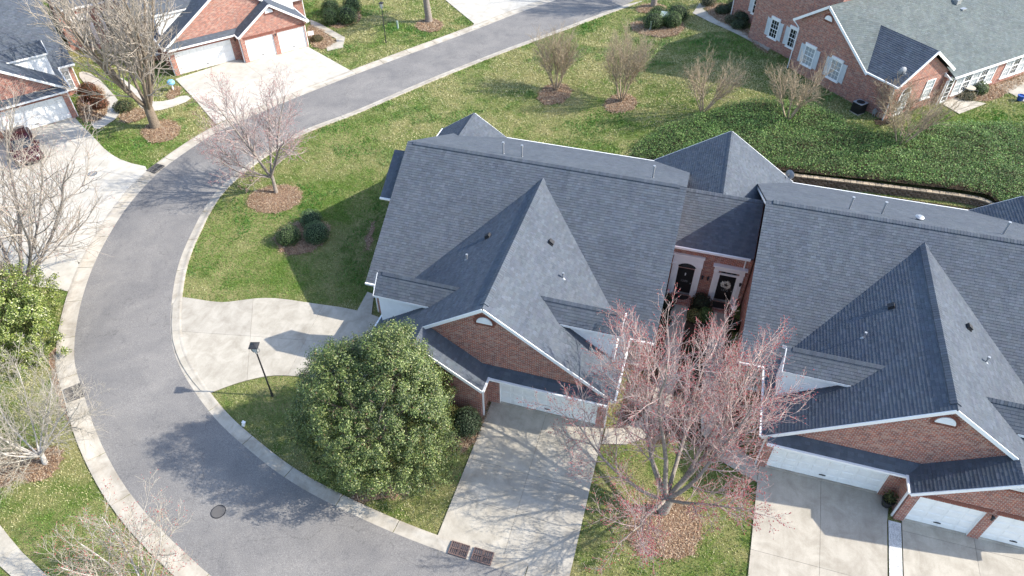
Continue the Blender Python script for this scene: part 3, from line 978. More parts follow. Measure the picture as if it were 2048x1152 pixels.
panel_cache = {}
def garage_door(parent, x0, x1, y, zt=2.0, cols=8, out=-1):
    """sectional door in the wall plane y; raised panels are pieces of their own"""
    mb = MB(); x0, x1 = sorted((x0, x1))
    for k in range(4):
        mb.box(x0, x1, y, y + .05, .03 + k * (zt - .03) / 4 + .004, .03 + (k + 1) * (zt - .03) / 4 - .004)
    mb.box(x0, x1, y + .02, y + .06, .03, zt)
    d = mb.build('garage_door', M['door_white'], parent)
    w = (x1 - x0) / cols; h = (zt - .03) / 4
    key = (round(w, 3), round(h, 3))
    if key not in panel_cache:
        mb = MB()
        a, b = w / 2 - .06, h / 2 - .07
        mb.add([(-a, 0, -b), (a, 0, -b), (a, 0, b), (-a, 0, b), (-a + .03, -.018, -b + .03), (a - .03, -.018, -b + .03), (a - .03, -.018, b - .03), (-a + .03, -.018, b - .03)],
               [(0, 1, 5, 4), (1, 2, 6, 5), (2, 3, 7, 6), (3, 0, 4, 7), (4, 5, 6, 7)])
        me = mb.mesh('panel'); me.materials.append(M['door_white']); panel_cache[key] = me
    for i in range(cols):
        for k in range(4):
            o = link('panel', panel_cache[key], None, d)
            o.location = (x0 + w * (i + .5), y - .001, .03 + h * (k + .5))
    for x in (x0 - .05, x1 + .05): MB().box(x - .06, x + .06, y - .10, y + .02, 0, zt + .1).build('door_jamb', M['white'], parent)
    mb = MB()
    mb.box(x0 - .11, x1 + .11, y - .098, y + .02, zt, zt + .098)
    mb.build('door_head', M['white'], parent)
    MB().box((x0 + x1) / 2 - .14, (x0 + x1) / 2 + .14, y - .05, y - .02, .36, .41).build('handle', M['iron'], d)
    MB().box(x0, x1, y - .012, y - .001, .031, .06).build('seal', M['tyre'], d)
    MB().box(x0, x1, y - .11, y + .01, .06, .10).build('threshold', M['kerb'], parent)
    mb = MB()
    n = int((x1 - x0 + .3) / .077)
    for i in range(n):
        x = x0 - .15 + (i + .5) * (x1 - x0 + .3) / n
        mb.box(x - .03, x + .03, y - .145, y - .11, zt + .11, zt + .31)
    prop(mb.build('soldier_course', M['brick_plain'], parent), kind='stuff')

def window(parent, c, wv, ov, w=.9, h=1.5, cols=3, rows=4, shutters=True, glass='glass', head=True):
    """sash window with panes; c = centre of the opening on the wall"""
    c = V(c); wv = V(wv); ov = V(ov); up = V(0, 0, 1)
    W = MB()
    for s in (-1, 1):
        W.beam(c + wv * (s * (w / 2 + .04)) - up * (h / 2 + .04) + ov * .02, c + wv * (s * (w / 2 + .04)) + up * (h / 2 + .04) + ov * .02, .08, .08, ov)
    for s in (-1, 0, 1):
        W.beam(c - wv * (w / 2) + up * (s * (h / 2 + .02)) + ov * .021, c + wv * (w / 2) + up * (s * (h / 2 + .02)) + ov * .021, .06 if s else .05, .075, ov)
    win = W.build('window', M['white'], parent)
    pw = w / cols; ph = h / rows
    mb = MB(); mb.beam(-wv * (pw / 2 - .012), wv * (pw / 2 - .012), ph - .024, .012, ov)
    me = mb.mesh('pane'); me.materials.append(M[glass])
    for i in range(cols):
        for k in range(rows):
            p = link('pane', me, None, win)
            p.location = c + wv * (-w / 2 + pw * (i + .5)) + up * (-h / 2 + ph * (k + .5)) + ov * .012
    mb = MB()
    for i in range(1, cols):
        x = -w / 2 + pw * i
        mb.beam(c + wv * x - up * (h / 2) + ov * .018, c + wv * x + up * (h / 2) + ov * .018, .026, .02, ov)
    for k in range(1, rows):
        z = -h / 2 + ph * k
        mb.beam(c - wv * (w / 2) + up * z + ov * .017, c + wv * (w / 2) + up * z + ov * .017, .026, .018, ov)
    mb.build('muntins', M['white'], win)
    mb = MB(); mb.beam(c - wv * (w / 2 + .16) - up * (h / 2 + .10) + ov * .05, c + wv * (w / 2 + .16) - up * (h / 2 + .10) + ov * .05, .08, .14, ov)
    mb.build('sill', M['white'], win)
    if head:
        mb = MB(); mb.beam(c - wv * (w / 2 + .12) + up * (h / 2 + .17) + ov * .05, c + wv * (w / 2 + .12) + up * (h / 2 + .17) + ov * .05, .20, .12, ov)
        mb.build('window_head', M['white'], win)
    if shutters:
        for s in (-1, 1):
            mb = MB(); cc = c + wv * (s * (w / 2 + .08 + .23)) + ov * .03
            for q in (-1, 1): mb.beam(cc + wv * (q * .19) - up * (h / 2 + .05), cc + wv * (q * .19) + up * (h / 2 + .05), .06, .05, ov)
            z = -h / 2
            while z <= h / 2 + .01:
                mb.beam(cc - wv * .17 + up * z, cc + wv * .17 + up * z, .05, .03, ov); z += .065
            mb.beam(cc - up * (h / 2) - ov * .012, cc + up * (h / 2) - ov * .012, .36, .012, ov)
            mb.build('shutter', M['shutter'], win)
    return win

def vent_pipe(parent, p, h, r=.055, cap=None):
    mb = MB(); p = V(p)
    mb.cyl(p - V(0, 0, .2), r, h + .2, 10)
    mb.cyl(p + V(0, 0, h - .1), r + .025, .12, 10)
    mb.cyl(p - V(0, 0, .08), r + .10, .10, 10, r + .02)
    mb.build('vent_pipe', M['grey_metal'], parent)

def box_vent(parent, p, slope_dir):
    """small dark roof louvre"""
    p = V(p); d = V(slope_dir).normalized(); s = d.cross(V(0, 0, 1)).normalized()
    mb = MB()
    mb.beam(p - d * .13 + V(0, 0, .02), p + d * .15 + V(0, 0, .02), .30, .06)
    mb.beam(p - d * .10 + V(0, 0, .12), p + d * .16 + V(0, 0, .09), .24, .12)
    mb.build('roof_louvre', M['iron'], parent)

# ------------------------------------------------------------------ the paired brick houses
SL = .677
def house(s, label, wing_doors, loc=None, rz=0.0, bump=False):
    """s = -1: wing on the left of the garage, s = +1: wing on the right (mirror image)"""
    root = thing('brick_house', label, 'house', (2 + s * 9.5, 30, 0), 0, 'paired brick houses with grey shingle roofs')
    L = lambda u, y, z: V(s * (u - 9.5), y - 30, z)
    ux = V(s, 0, 0)
    # --- walls
    def prism_u(prof, u0, u1, mt, name):
        mb = MB(); mb.extrude([L(u0, y, z) for y, z in prof], ux * (u1 - u0)); return mb.build(name, mt, root)
    def prism_y(prof, y0, y1, mt, name):
        mb = MB(); mb.extrude([L(u, y0, z) for u, z in prof], (0, y1 - y0, 0)); return mb.build(name, mt, root)
    prism_u([(25.12, -.2), (25.12, 2.72), (31.8, 7.05), (40.75, 2.66), (40.75, -.2)], 2.32, 17.4, M['brick'], 'main_wall')
    prism_u([(38.5, -.2), (38.5, 2.45), (40.7, 2.45), (40.7, -.2)], 15.5, 19.1, M['brick'], 'rear_wing_wall')
    g0, g1, gt = 4.02, 8.90, 2.02
    c0, c1, cu, cz = 3.62, 15.48, 9.55, 6.62
    zr = lambda u: 6.66 - SL * abs(u - 9.55)
    prism_y([(c0, -.2), (c0, zr(c0) - .05), (cu, cz), (c1, zr(c1) - .05), (c1, -.2)], 21.1, 26.5, M['brick'], 'garage_wall')
    mb = MB()
    for (a, b, z0, z1) in ((c0, g0, -.2, gt), (g1, 9.62, -.2, gt), (c0, 9.62, gt, 2.5)):
        mb.extrude([L(a, 20.9, z0), L(b, 20.9, z0), L(b, 20.9, z1), L(a, 20.9, z1)], (0, .2, 0))
    mb.extrude([L(c0 + .02, 20.9, 2.5), L(c0, 20.9, 2.5), L(c0, 20.9, zr(c0) - .05), L(cu, 20.9, cz), L(15.2, 20.9, zr(15.2) - .05), L(15.2, 20.9, 2.5)][1:], (0, .2, 0))
    mb.build('gable_wall', M['brick'], root)
    wu0, wu1, wc = 9.5, 15.48, 12.55
    wz = lambda u: 4.63 - SL * abs(u - wc)
    prism_y([(wu0, -.2), (wu0, wz(wu0) - .05), (wc, wz(wc)), (wu1, wz(wu1) - .05), (wu1, -.2)], 20.05 if wing_doors else 19.85, 21.2, M['brick'], 'wing_wall')
    if wing_doors:
        mb = MB()
        d1, d2, d3, d4 = 9.88, 12.42, 12.86, 15.38
        for (a, b, z0, z1) in ((wu0, d1, -.2, gt), (d2, d3, -.2, gt), (d4, wu1, -.2, gt)):
            mb.extrude([L(a, 19.85, z0), L(b, 19.85, z0), L(b, 19.85, z1), L(a, 19.85, z1)], (0, .2, 0))
        mb.extrude([L(wu0, 19.85, gt), L(wu0, 19.85, wz(wu0) - .05), L(wc, 19.85, wz(wc)), L(wu1, 19.85, wz(wu1) - .05), L(wu1, 19.85, gt)], (0, .2, 0))
        mb.build('wing_gable_wall', M['brick'], root)
        for a, b in ((d1, d2), (d3, d4)):
            garage_door(root, L(a, 0, 0).x, L(b, 0, 0).x, 19.97 - 30, 2.0, 4)
    garage_door(root, L(g0, 0, 0).x, L(g1, 0, 0).x, 21.02 - 30, 2.0, 8)
    half_round(root, L(cu, 20.9, 5.66), .38)
    half_round(root, L(wc, 19.85, 3.92), .36)
    window(root, L(2.98, 25.12, 1.35), (1, 0, 0), (0, -1, 0), .62, 1.5, 2, 4, False, 'glass_pale')
    # wall lanterns beside the doors
    for u, y in ((9.28, 20.9), (12.64, 19.85)) if wing_doors else ((9.28, 20.9),):
        mb = MB(); p = L(u, y, 1.95)
        mb.beam(p, p + V(0, -.12, .05), .03, .03); mb.cyl(p + V(0, -.14, -.16), .045, .2, 6, .075); mb.cyl(p + V(0, -.14, .05), .09, .07, 6, .02)
        mb.build('wall_lantern', M['iron'], root)
    # --- roof slopes
    RZ, RY = 7.3, 31.8
    ey, ez = 24.75, 2.67
    by, bz = 41.1, 2.70
    ui, uo = 2.0, 17.7
    fs = (RZ - ez) / (RY - ey); bs = (RZ - bz) / (by - RY)
    roof_slope(root, [[L(ui, RY, RZ), L(uo, RY, RZ), L(uo, ey, ez), L(ui, ey, ez)]])
    roof_slope(root, [[L(ui, RY, RZ), L(uo, RY, RZ), L(uo, by, bz), L(ui, by, bz)]])
    cz0 = 6.8; e_in, e_out = 3.3, 15.8; ez2 = cz0 - SL * 6.25
    jy = RY - (RZ - cz0) / fs + .05
    vy = RY - (RZ - ez2) / fs + .1
    roof_slope(root, [[L(9.55, 20.68, cz0), L(9.55, jy, cz0), L(e_in, vy, ez2), L(e_in, 20.68, ez2)]])
    wz0 = cz0 - SL * 3.0
    roof_slope(root, [[L(9.55, 20.68, cz0), L(9.55, jy, cz0), L(e_out, vy, ez2), L(e_out, 20.68, ez2)],
                      [L(wc, 19.52, wz0), L(wc, 20.68, wz0), L(e_out, 20.68, ez2), L(e_out, 19.52, ez2)]])
    roof_slope(root, [[L(wc, 19.52, wz0), L(wc, 20.9, wz0), L(9.3, 20.9, ez2), L(9.3, 19.52, ez2)]])
    roof_slope(root, [[L(3.55, 20.9, 2.86), L(9.85, 20.9, 2.86), L(9.3, 20.4, 2.54), L(3.55, 20.4, 2.54)]], name='pent_roof')
    # rear gable
    gzr = 2.70 + .667 * 2.35
    roof_slope(root, [[L(17.02, 36.4, gzr), L(17.02, 41.1, gzr), L(14.67, 41.12, 2.70), L(14.67, 39.5, 2.70)]])
    roof_slope(root, [[L(17.02, 36.4, gzr), L(17.02, 41.1, gzr), L(19.4, 41.1, 2.66), L(19.4, 38.2, 2.66), L(18.2, 36.4, 3.48)]])
    caps = MB()
    dn = lambda a, b: (V(b) - V(a))
    def cap(p, q, a, b, **k): ridge_cap(caps, p, q, dn(p, a), dn(p, b), **k)
    cap(L(ui + .35, RY, RZ), L(uo - .35, RY, RZ), L(ui + .35, ey, ez), L(ui + .35, by, bz), w=.17, lift=.06)
    cap(L(9.55, 20.95, cz0), L(9.55, jy + .1, cz0), L(e_in, 20.95, ez2), L(e_out, 20.95, ez2), w=.24, lift=.06)
    cap(L(wc, 19.7, wz0), L(wc, 20.9, wz0), L(9.3, 19.7, ez2), L(e_out, 19.7, ez2), w=.14, lift=.012)
    cap(L(17.02, 36.5, gzr), L(17.02, 41.0, gzr), L(14.67, 36.5, 2.7), L(19.4, 36.5, 2.66), w=.16, lift=.02)
    # --- dormers on the garage roof
    for (uin, uend, yr, zt_, ylo, zlo) in ((7.62, 3.58, 23.5, 5.47, 22.72, 4.76), (11.48, 15.74, 22.9, 5.50, 22.12, 4.64)):
        k = 1 if uend > uin else -1
        uc_ = 9.55 + k * (cz0 - zlo) / SL
        yhi = 2 * yr - ylo
        r1 = [L(uin, yr, zt_), L(uend, yr, zt_), L(uend, ylo, zlo), L(uc_, ylo, zlo)]
        r2 = [L(uin, yr, zt_), L(uend, yr, zt_), L(uend, yhi, zlo), L(uc_, yhi, zlo)]
        roof_slope(root, [r1], name='dormer_roof'); roof_slope(root, [r2], name='dormer_roof')
        ridge_cap(caps, L(uin - k * .1, yr, zt_), L(uend - k * .25, yr, zt_), dn(L(uin, yr, zt_), L(uin, ylo, zlo)), dn(L(uin, yr, zt_), L(uin, yhi, zlo)), w=.17, lift=.05)
        ue = uend - k * .16
        mb = MB()
        mb.extrude([L(ue, ylo + .18, 2.5), L(ue, ylo + .18, zlo + .02), L(ue, yr, zt_ - .15), L(ue, yhi - .18, zlo + .02), L(ue, yhi - .18, 2.5)], L(uin + k * 1.2, 0, 0) - L(ue, 0, 0))
        dw = mb.build('dormer_wall', M['siding'], root)
        mb = MB()
        z = 2.62
        ya = ylo + .178
        while z < zlo - .03:
            uA = min(9.55 + k * max(.3, (cz0 - z) / SL - 1.0), ue) if k > 0 else max(9.55 + k * max(.3, (cz0 - z) / SL - 1.0), ue)
            a = L(uA, ya, z); b = L(ue, ya, z)
            mb.add([a + V(0, -.022, 0), b + V(0, -.022, 0), b + V(0, -.004, .118), a + V(0, -.004, .118), a + V(0, .004, 0), b + V(0, .004, 0)],
                   [(0, 1, 2, 3), (4, 5, 1, 0)])
            z += .115
        prop(mb.build('siding_boards', M['siding'], dw, fixnormals=False), kind='stuff')
        mb = MB()
        mb.beam(L(ue, ya - .02, 2.55), L(ue, ya - .02, zlo), .09, .09)
        mb.build('corner_board', M['white'], root); mb = MB()
        mb.beam(L(uend, ylo - .01, zlo - .09), L(uc_ + k * .1, ylo - .01, zlo - .09), .03, .13)
        mb.build('dormer_fascia', M['white'], root); mb = MB()
        mb.beam(L(uend, ylo, zlo - .07), L(uend, yr, zt_ - .07), .03, .14, (0, -1, 1)); mb.build('dormer_rake', M['white'], root); mb = MB(); mb.beam(L(uend, yhi, zlo - .07), L(uend, yr, zt_ - .07), .03, .14, (0, 1, 1))
        mb.build('dormer_rake', M['white'], root)
    prop(caps.build('ridge_caps', M['shingle'], root, fixnormals=False), kind='stuff')
    # --- white rake boards, fascias and gutters
    def rake(p, q, h=.17, off=0):
        mb = MB()
        p = V(p) + V(0, off, -.105); q = V(q) + V(0, off, -.105)
        d = (q - p).normalized()
        mb.beam(p, q, .04, h, V(0, 0, 1))
        mb.build('rake_board', M['white'], root)
    yy = 20.655
    rake(L(9.55, yy, cz0), L(e_in, yy, ez2)); rake(L(9.55, yy, cz0), L(wc + .3, yy, wz0 - SL * .3))
    rake(L(wc, 19.495, wz0), L(9.3, 19.495, ez2)); rake(L(wc, 19.495, wz0), L(e_out, 19.495, ez2))
    rake(L(17.02, 41.13, gzr), L(14.67, 41.13, 2.7)); rake(L(17.02, 41.13, gzr), L(19.4, 41.13, 2.66))
    for u in (ui + .04, uo - .04):
        rake(L(u, RY, RZ - .09), L(u, ey, ez - .09)); rake(L(u, RY, RZ - .09), L(u, by, bz - .09))
    def gutter(p, q):
        mb = MB()
        p = V(p) - V(0, 0, .07); q = V(q) - V(0, 0, .07)
        mb.beam(p, q, .11, .11)
        mb.beam(p + V(0, 0, .052), q + V(0, 0, .052), .13, .02)
        mb.build('gutter', M['white'], root)
    gutter(L(ui, ey - .04, ez), L(e_in - .05, ey - .04, ez)); gutter(L(e_out + .1, ey - .04, ez), L(uo, ey - .04, ez))
    gutter(L(ui, by + .04, bz), L(14.7, by + .04, bz))
    gutter(L(e_in - .04, 20.68, ez2), L(e_in - .04, ey, ez2)); gutter(L(e_out + .04, 19.52, ez2), L(e_out + .04, ey, ez2))
    gutter(L(3.55, 20.36, 2.54), L(9.24, 20.36, 2.54)); gutter(L(9.26, 20.42, ez2), L(9.26, 19.52, ez2))
    gutter(L(19.44, 38.2, 2.66), L(19.44, 41.1, 2.66))
    for (u, y) in ((c0 - .04, 21.0), (2.24, 25.2), (17.5, 25.2), (9.44, 20.0), (15.56, 20.1)):
        mb = MB(); mb.box(L(u, 0, 0).x - .035, L(u, 0, 0).x + .035, y - 30 - .04, y - 30 + .04, 0, 2.5); mb.build('downspout', M['white'], root)
    # soffits: closing boards under the eaves
    for (xa, xb, ya_, yb_, za, zb_) in ((ui, c0, ey, 25.15, 2.46, 2.50), (c1, uo, ey, 25.15, 2.46, 2.50), (3.55, 9.3, 20.4, 20.92, 2.40, 2.43)):
        MB().box(L(xa, 0, 0).x, L(xb, 0, 0).x, ya_ - 30, yb_ - 30, za, zb_).build('soffit', M['white'], root)
    #mb.box(L(ui, 0, 0).x, L(c0, 0, 0).x, ey - 30, 25.15 - 30, 2.46, 2.50); mb.box(L(c1, 0, 0).x, L(uo, 0, 0).x, ey - 30, 25.15 - 30, 2.46, 2.50)
    # --- roof fittings
    zc = lambda u: cz0 - SL * abs(u - 9.55)
    zf = lambda y: RZ - fs * (RY - y)
    zb = lambda y: RZ - bs * (y - RY)
    box_vent(root, L(8.05, 27.1, zc(8.05) + .02), L(3, 0, 0) - L(9, 0, SL * 6))
    vent_pipe(root, L(7.0, 25.5, zc(7.0)), .32, .035)
    box_vent(root, L(11.35, 26.9, zc(11.35) + .02), L(15, 0, 0) - L(9, 0, SL * 6))
    vent_pipe(root, L(12.0, 25.4, zc(12.0)), .32, .035)
    for u, y in ((12.4, 33.0), (11.3, 33.0), (3.9, 33.2)) if s < 0 else ((6.3, 33.4), (7.9, 33.5), (13.5, 33.3)):
        vent_pipe(root, L(u, y, zb(y)), .75, .05)
    if s > 0:
        mb = MB(); p = L(9.7, 33.6, zb(33.6)); mb.cyl(p - V(0, 0, .1), .12, .25, 14); mb.cyl(p + V(0, 0, .13), .2, .06, 16, .22); mb.cyl(p + V(0, 0, .19), .22, .06, 16, .1)
        mb.build('turbine_vent', M['grey_metal'], root)
    if bump:
        prism_u([(29.7, -.2), (29.7, 4.75), (31.8, 6.2), (34.2, 4.7), (34.2, -.2)], 17.4, 18.3, M['brick'], 'side_bay_wall')
        q = lambda y: 6.58 - fs * abs(31.8 - y)
        roof_slope(root, [[L(17.72, 31.8, 6.58), L(18.6, 31.8, 6.58), L(18.6, 29.35, q(29.35)), L(17.72, 29.35, q(29.35))]], name='side_bay_roof')
        roof_slope(root, [[L(17.72, 31.8, 6.58), L(18.6, 31.8, 6.58), L(18.6, 34.5, q(34.5)), L(17.72, 34.5, q(34.5))]], name='side_bay_roof')
        mb = MB(); mb.beam(L(17.75, 29.31, q(29.35) - .07), L(18.62, 29.31, q(29.35) - .07), .1, .11)
        mb.build('gutter', M['white'], root)
        for y in (29.35, 34.5): MB().beam(L(18.56, 31.8, 6.44), L(18.56, y, q(y) - .14), .04, .16).build('rake_board', M['white'], root)

    if loc is not None:
        root.location = loc; root.rotation_euler = (0, 0, rz)
    return root

house_A = house(-1, 'grey-roofed brick house behind the magnolia, left house of the near pair', False, bump=True)
house_B = house(+1, 'grey-roofed brick house with three garage doors, right house of the near pair', True)

def place(o, lx, ly, wx, wy, deg, s):
    """put the copied house so that local point (frame of the near pair) lands on (wx, wy)"""
    a = math.radians(deg)
    ox, oy = lx - (2 + s * 9.5), ly - 30
    o.location = (wx - (ox * math.cos(a) - oy * math.sin(a)), wy - (ox * math.sin(a) + oy * math.cos(a)), 0)
    o.rotation_euler = (0, 0, a)
house_D = copy_tree(house_B)
prop(house_D, 'sunlit brick house with three white garage doors across the road')
place(house_D, 11.88, 19.85, -39.95, 51.13, 51.5, 1)
house_E = copy_tree(house_A)
prop(house_E, 'brick house cut by the left edge, behind the parked maroon car')
place(house_E, -2.02, 20.9, -48.02, 38.2, 54.0, -1)

# ------------------------------------------------------------------ entrance link between the paired houses
def entry_link(label, loc, rz, numbers, x0=-2.0, x1=2.0):
    r = thing('entry_wing', label, 'entry wing', loc, rz, 'low entrance wings between paired houses')
    yw = 31.55 - 34; y0 = 31.28 - 34
    mb = MB(); mb.extrude([(x0 - .25, 31.55 - 34, -.2), (x0 - .25, 31.55 - 34, 3.75), (x0 - .25, .1, 5.4), (x0 - .25, 2.3, 3.75), (x0 - .25, 7, 2.45), (x0 - .25, 7, -.2)], (x1 - x0 + .5, 0, 0)); mb.build('wall', M['brick'], r)
    roof_slope(r, [[(x0 - .2, .1, 5.65), (x1 + .2, .1, 5.65), (x1 + .2, y0, 3.80), (x0 - .2, y0, 3.80)]])
    roof_slope(r, [[(x0 - .2, .1, 5.65), (x1 + .2, .1, 5.65), (x1 + .2, 2.6, 4.0), (x0 - .2, 2.6, 4.0)]])
    gr = 2.70 + .667 * 4.4
    roof_slope(r, [[(0, .12, gr), (0, 7.25, gr), (-4.4, 7.25, gr - .667 * 4.4), (-4.4, 7.0, gr - .667 * 4.4), (-2.2, .5, gr - .667 * 2.2)]])
    roof_slope(r, [[(0, .12, gr), (0, 7.25, gr), (4.4, 7.25, gr - .667 * 4.4), (4.4, 7.0, gr - .667 * 4.4), (2.2, .5, gr - .667 * 2.2)]])
    caps = MB(); ridge_cap(caps, (x0 - .2, .1, 5.65), (x1 + .2, .1, 5.65), (0, -1, -.66), (0, 1, -.5), w=.17, lift=.03)
    ridge_cap(caps, (0, .4, gr), (0, 7.2, gr), (-1, 0, -.66), (1, 0, -.66), w=.17, lift=.02)
    prop(caps.build('ridge_caps', M['shingle'], r, fixnormals=False), kind='stuff')
    mb = MB(); mb.beam((x0 - .05, y0 - .04, 3.72), (x1 + .05, y0 - .04, 3.72), .11, .12); mb.beam((x0 - .05, y0 - .04, 3.785), (x1 + .05, y0 - .04, 3.785), .13, .02)
    for sx in (-1, 1): MB().beam((0, 7.28, gr - .1), (sx * 4.4, 7.28, 2.62), .04, .17).build('rake_board', M['white'], r)
    mb.build('gutter', M['white'], r)
    mb = MB(); mb.tube([(x1 - .12, y0 - .02, 3.7), (x1 - .14, yw - .06, 3.45), (x1 - .14, yw - .06, .1)], .04, 8); mb.build('downspout', M['white'], r)
    # arched surround (left) and straight surround (right)
    for side, xc, num in ((-1, -1.12, numbers[0]), (1, 1.18, numbers[1])):
        d = MB()
        w = .70
        for sx in (-1, 1):
            d.box(xc + sx * w - .11, xc + sx * w + .11, yw - .12, yw, .05, 2.55)
            d.box(xc + sx * w - .14, xc + sx * w + .14, yw - .15, yw, .05, .25); d.box(xc + sx * w - .14, xc + sx * w + .14, yw - .14, yw, 2.35, 2.45)
        if side < 0:
            d.box(xc - .87, xc + .87, yw - .14, yw, 2.98, 3.12)
            n = 12
            for k in range(n):
                a0 = math.pi * k / n; a1 = math.pi * (k + 1) / n
                R = .59
                q = [(xc + R * math.cos(a0), yw, 2.06 + R * .8 * math.sin(a0)), (xc + R * math.cos(a1), yw, 2.06 + R * .8 * math.sin(a1))]
                d.extrude([q[0], q[1], (q[1][0], yw, 2.98), (q[0][0], yw, 2.98)], (0, -.10, 0))
            for sx in (-1, 1): d.box(xc + sx * .59, xc + sx * .83, yw - .10, yw, 2.4, 2.98)
        else:
            d.box(xc - .82, xc + .82, yw - .14, yw, 2.50, 2.72)
            d.box(xc - .87, xc + .87, yw - .20, yw, 2.72, 2.79); d.box(xc - .93, xc + .93, yw - .27, yw, 2.79, 2.87)
            d.box(xc - .59, xc + .59, yw - .06, yw, 2.13, 2.24); d.box(xc - .59, xc + .59, yw - .06, yw, 2.4, 2.5)
        for sx in (-1, 1): d.box(xc + sx * .46, xc + sx * .60, yw - .05, yw, .14, 2.2)
        d.build('door_surround', M['white'], r)
        mb = MB(); mb.box(xc - .45, xc + .45, yw - .035, yw, .16, 2.08)
        door = mb.build('front_door', M['black'], r)
        prop(door, 'black front door under a white arched surround' if side < 0 else 'black front door with a white wreath under a straight white lintel')
        for (a, b, z0, z1) in ((-.36, -.05, 1.15, 1.95), (.05, .36, 1.15, 1.95), (-.36, -.05, .32, .98), (.05, .36, .32, .98)):
            MB().box(xc + a, xc + b, yw - .048, yw - .03, z0, z1).build('door_panel', M['black'], door)
        mb = MB(); mb.tube([(xc + .38, yw - .05, 1.08), (xc + .38, yw - .1, 1.08)], .03, 8); mb.build('handle', M['grey_metal'], door); mb = MB(); mb.box(xc - .44, xc + .44, yw - .045, yw - .034, .17, .31); mb.build('kick_plate', M['grey_metal'], door)
        if side < 0:
            mb = MB()
            arc = [(xc + .50 * math.cos(math.pi * k / 10), yw, 2.16 + .36 * math.sin(math.pi * k / 10)) for k in range(11)]
            mb.extrude(arc, (0, -.02, 0)); mb.build('fanlight', M['glass'], r)
            mb = MB(); mb.box(xc - .03, xc + .03, yw - .08, yw - .04, 1.62, 1.78); mb.build('knocker', M['white'], door)
        else:
            for k in (-1, 0, 1):
                mb = MB(); mb.box(xc + k * .29 - .13, xc + k * .29 + .13, yw - .03, yw, 2.27, 2.38); mb.build('transom_pane', M['glass'], r)
        if num:
            cu = bpy.data.curves.new('door_number', 'FONT'); cu.body = num; cu.size = .2; cu.extrude = .003; cu.align_x = 'CENTER'
            tmp = bpy.data.objects.new('door_number', cu); COL.objects.link(tmp)
            bpy.context.view_layer.update()
            me = bpy.data.meshes.new_from_object(tmp.evaluated_get(bpy.context.evaluated_depsgraph_get()))
            bpy.data.objects.remove(tmp)
            me.materials.clear()
            t_ = link('door_number', me, M['lead'], door)
            t_.location = (xc, yw - .056, 1.12 if side < 0 else 1.0); t_.rotation_euler = (math.pi / 2, 0, 0)
        # brick stoop with a dark mat
        mb = MB(); mb.box(xc - .75, xc + .75, yw - .75, yw, -.05, .13); mb.box(xc - .62, xc + .62, yw - .95, yw - .75, -.05, .09); mb.build('stoop', M['brick'], r)
        mb = MB()
        if side < 0: mb.extrude([(xc + .48 * math.cos(math.pi * k / 10), yw - .12 - .42 * math.sin(math.pi * k / 10), .135) for k in range(11)], (0, 0, .015))
        else: mb.box(xc - .45, xc + .45, yw - .62, yw - .1, .135, .15)
        mb.build('door_mat', M['brown'], r)
    for xx in (-.16, .14, 1.92):
        mb = MB(); mb.cyl((xx, yw - .12, 1.62), .05, .2, 6, .07); mb.cyl((xx, yw - .12, 1.82), .085, .06, 6, .02); mb.beam((xx, yw, 1.78), (xx, yw - .12, 1.86), .025, .025)
        mb.build('wall_lantern', M['iron'], r)
    return r
link_AB = entry_link('low brick entrance wing with two front doors between the near houses', (2, 34, 0), 0, ('1270', '1272'))
link_DE = entry_link('brick entrance wing behind the big bare tree at the top left', (0, 0, 0), 0, ('', ''), -2.6, 2.0)
place(link_DE, 11.88, 19.85 + 2, -39.95, 51.13, 51.5, 1)
a_ = math.radians(51.5)
ox, oy = 11.88 - 2, 19.85 - 34
link_DE.location = (-39.95 - (ox * math.cos(a_) - oy * math.sin(a_)), 51.13 - (ox * math.sin(a_) + oy * math.cos(a_)), 0)
link_DE.rotation_euler = (0, 0, a_)

# wreath on the right front door
w = thing('wreath', 'pale round wreath hanging on the right front door', 'wreath', (3.18, 31.55 - .10, 1.52))
mb = MB()
for k in range(60):
    a = k * 2.399; rr = .2 + rng.uniform(-.06, .07)
    c = V(rr * math.cos(a), rng.uniform(-.05, .01), rr * math.sin(a))
    d = V(rng.uniform(-1, 1), rng.uniform(-.6, .2), rng.uniform(-1, 1)).normalized() * .085
    s_ = d.cross(V(0, 1, 0)).normalized() * .035
    mb.add([c - d, c + s_, c + d, c - s_], [(0, 1, 2, 3)])
prop(mb.build('petals', mat('petal', (.62, .60, .52), .8), w), kind='stuff')
mb = MB(); mb.tube([(.19 * math.cos(t), .02, .19 * math.sin(t)) for t in [2 * math.pi * k / 20 for k in range(21)]], .03, 6); mb.build('ring', M['twig_tan'], w)

# ------------------------------------------------------------------ red brick house on the higher lawn
# local frame: x runs along its garden wall, y away from the camera's right, origin at the near corner
KC = (13.10, 53.39); ZC = 1.6
hc = thing('brick_house', 'red brick house with shuttered windows on the higher lawn at the top right', 'house', (KC[0], KC[1], ZC), math.radians(-45))
# x = a (towards lower right), y = b (towards upper right)
def CB(poly, vec, name, mt):
    mb = MB(); mb.extrude(poly, vec); return mb.build(name, mt, hc)
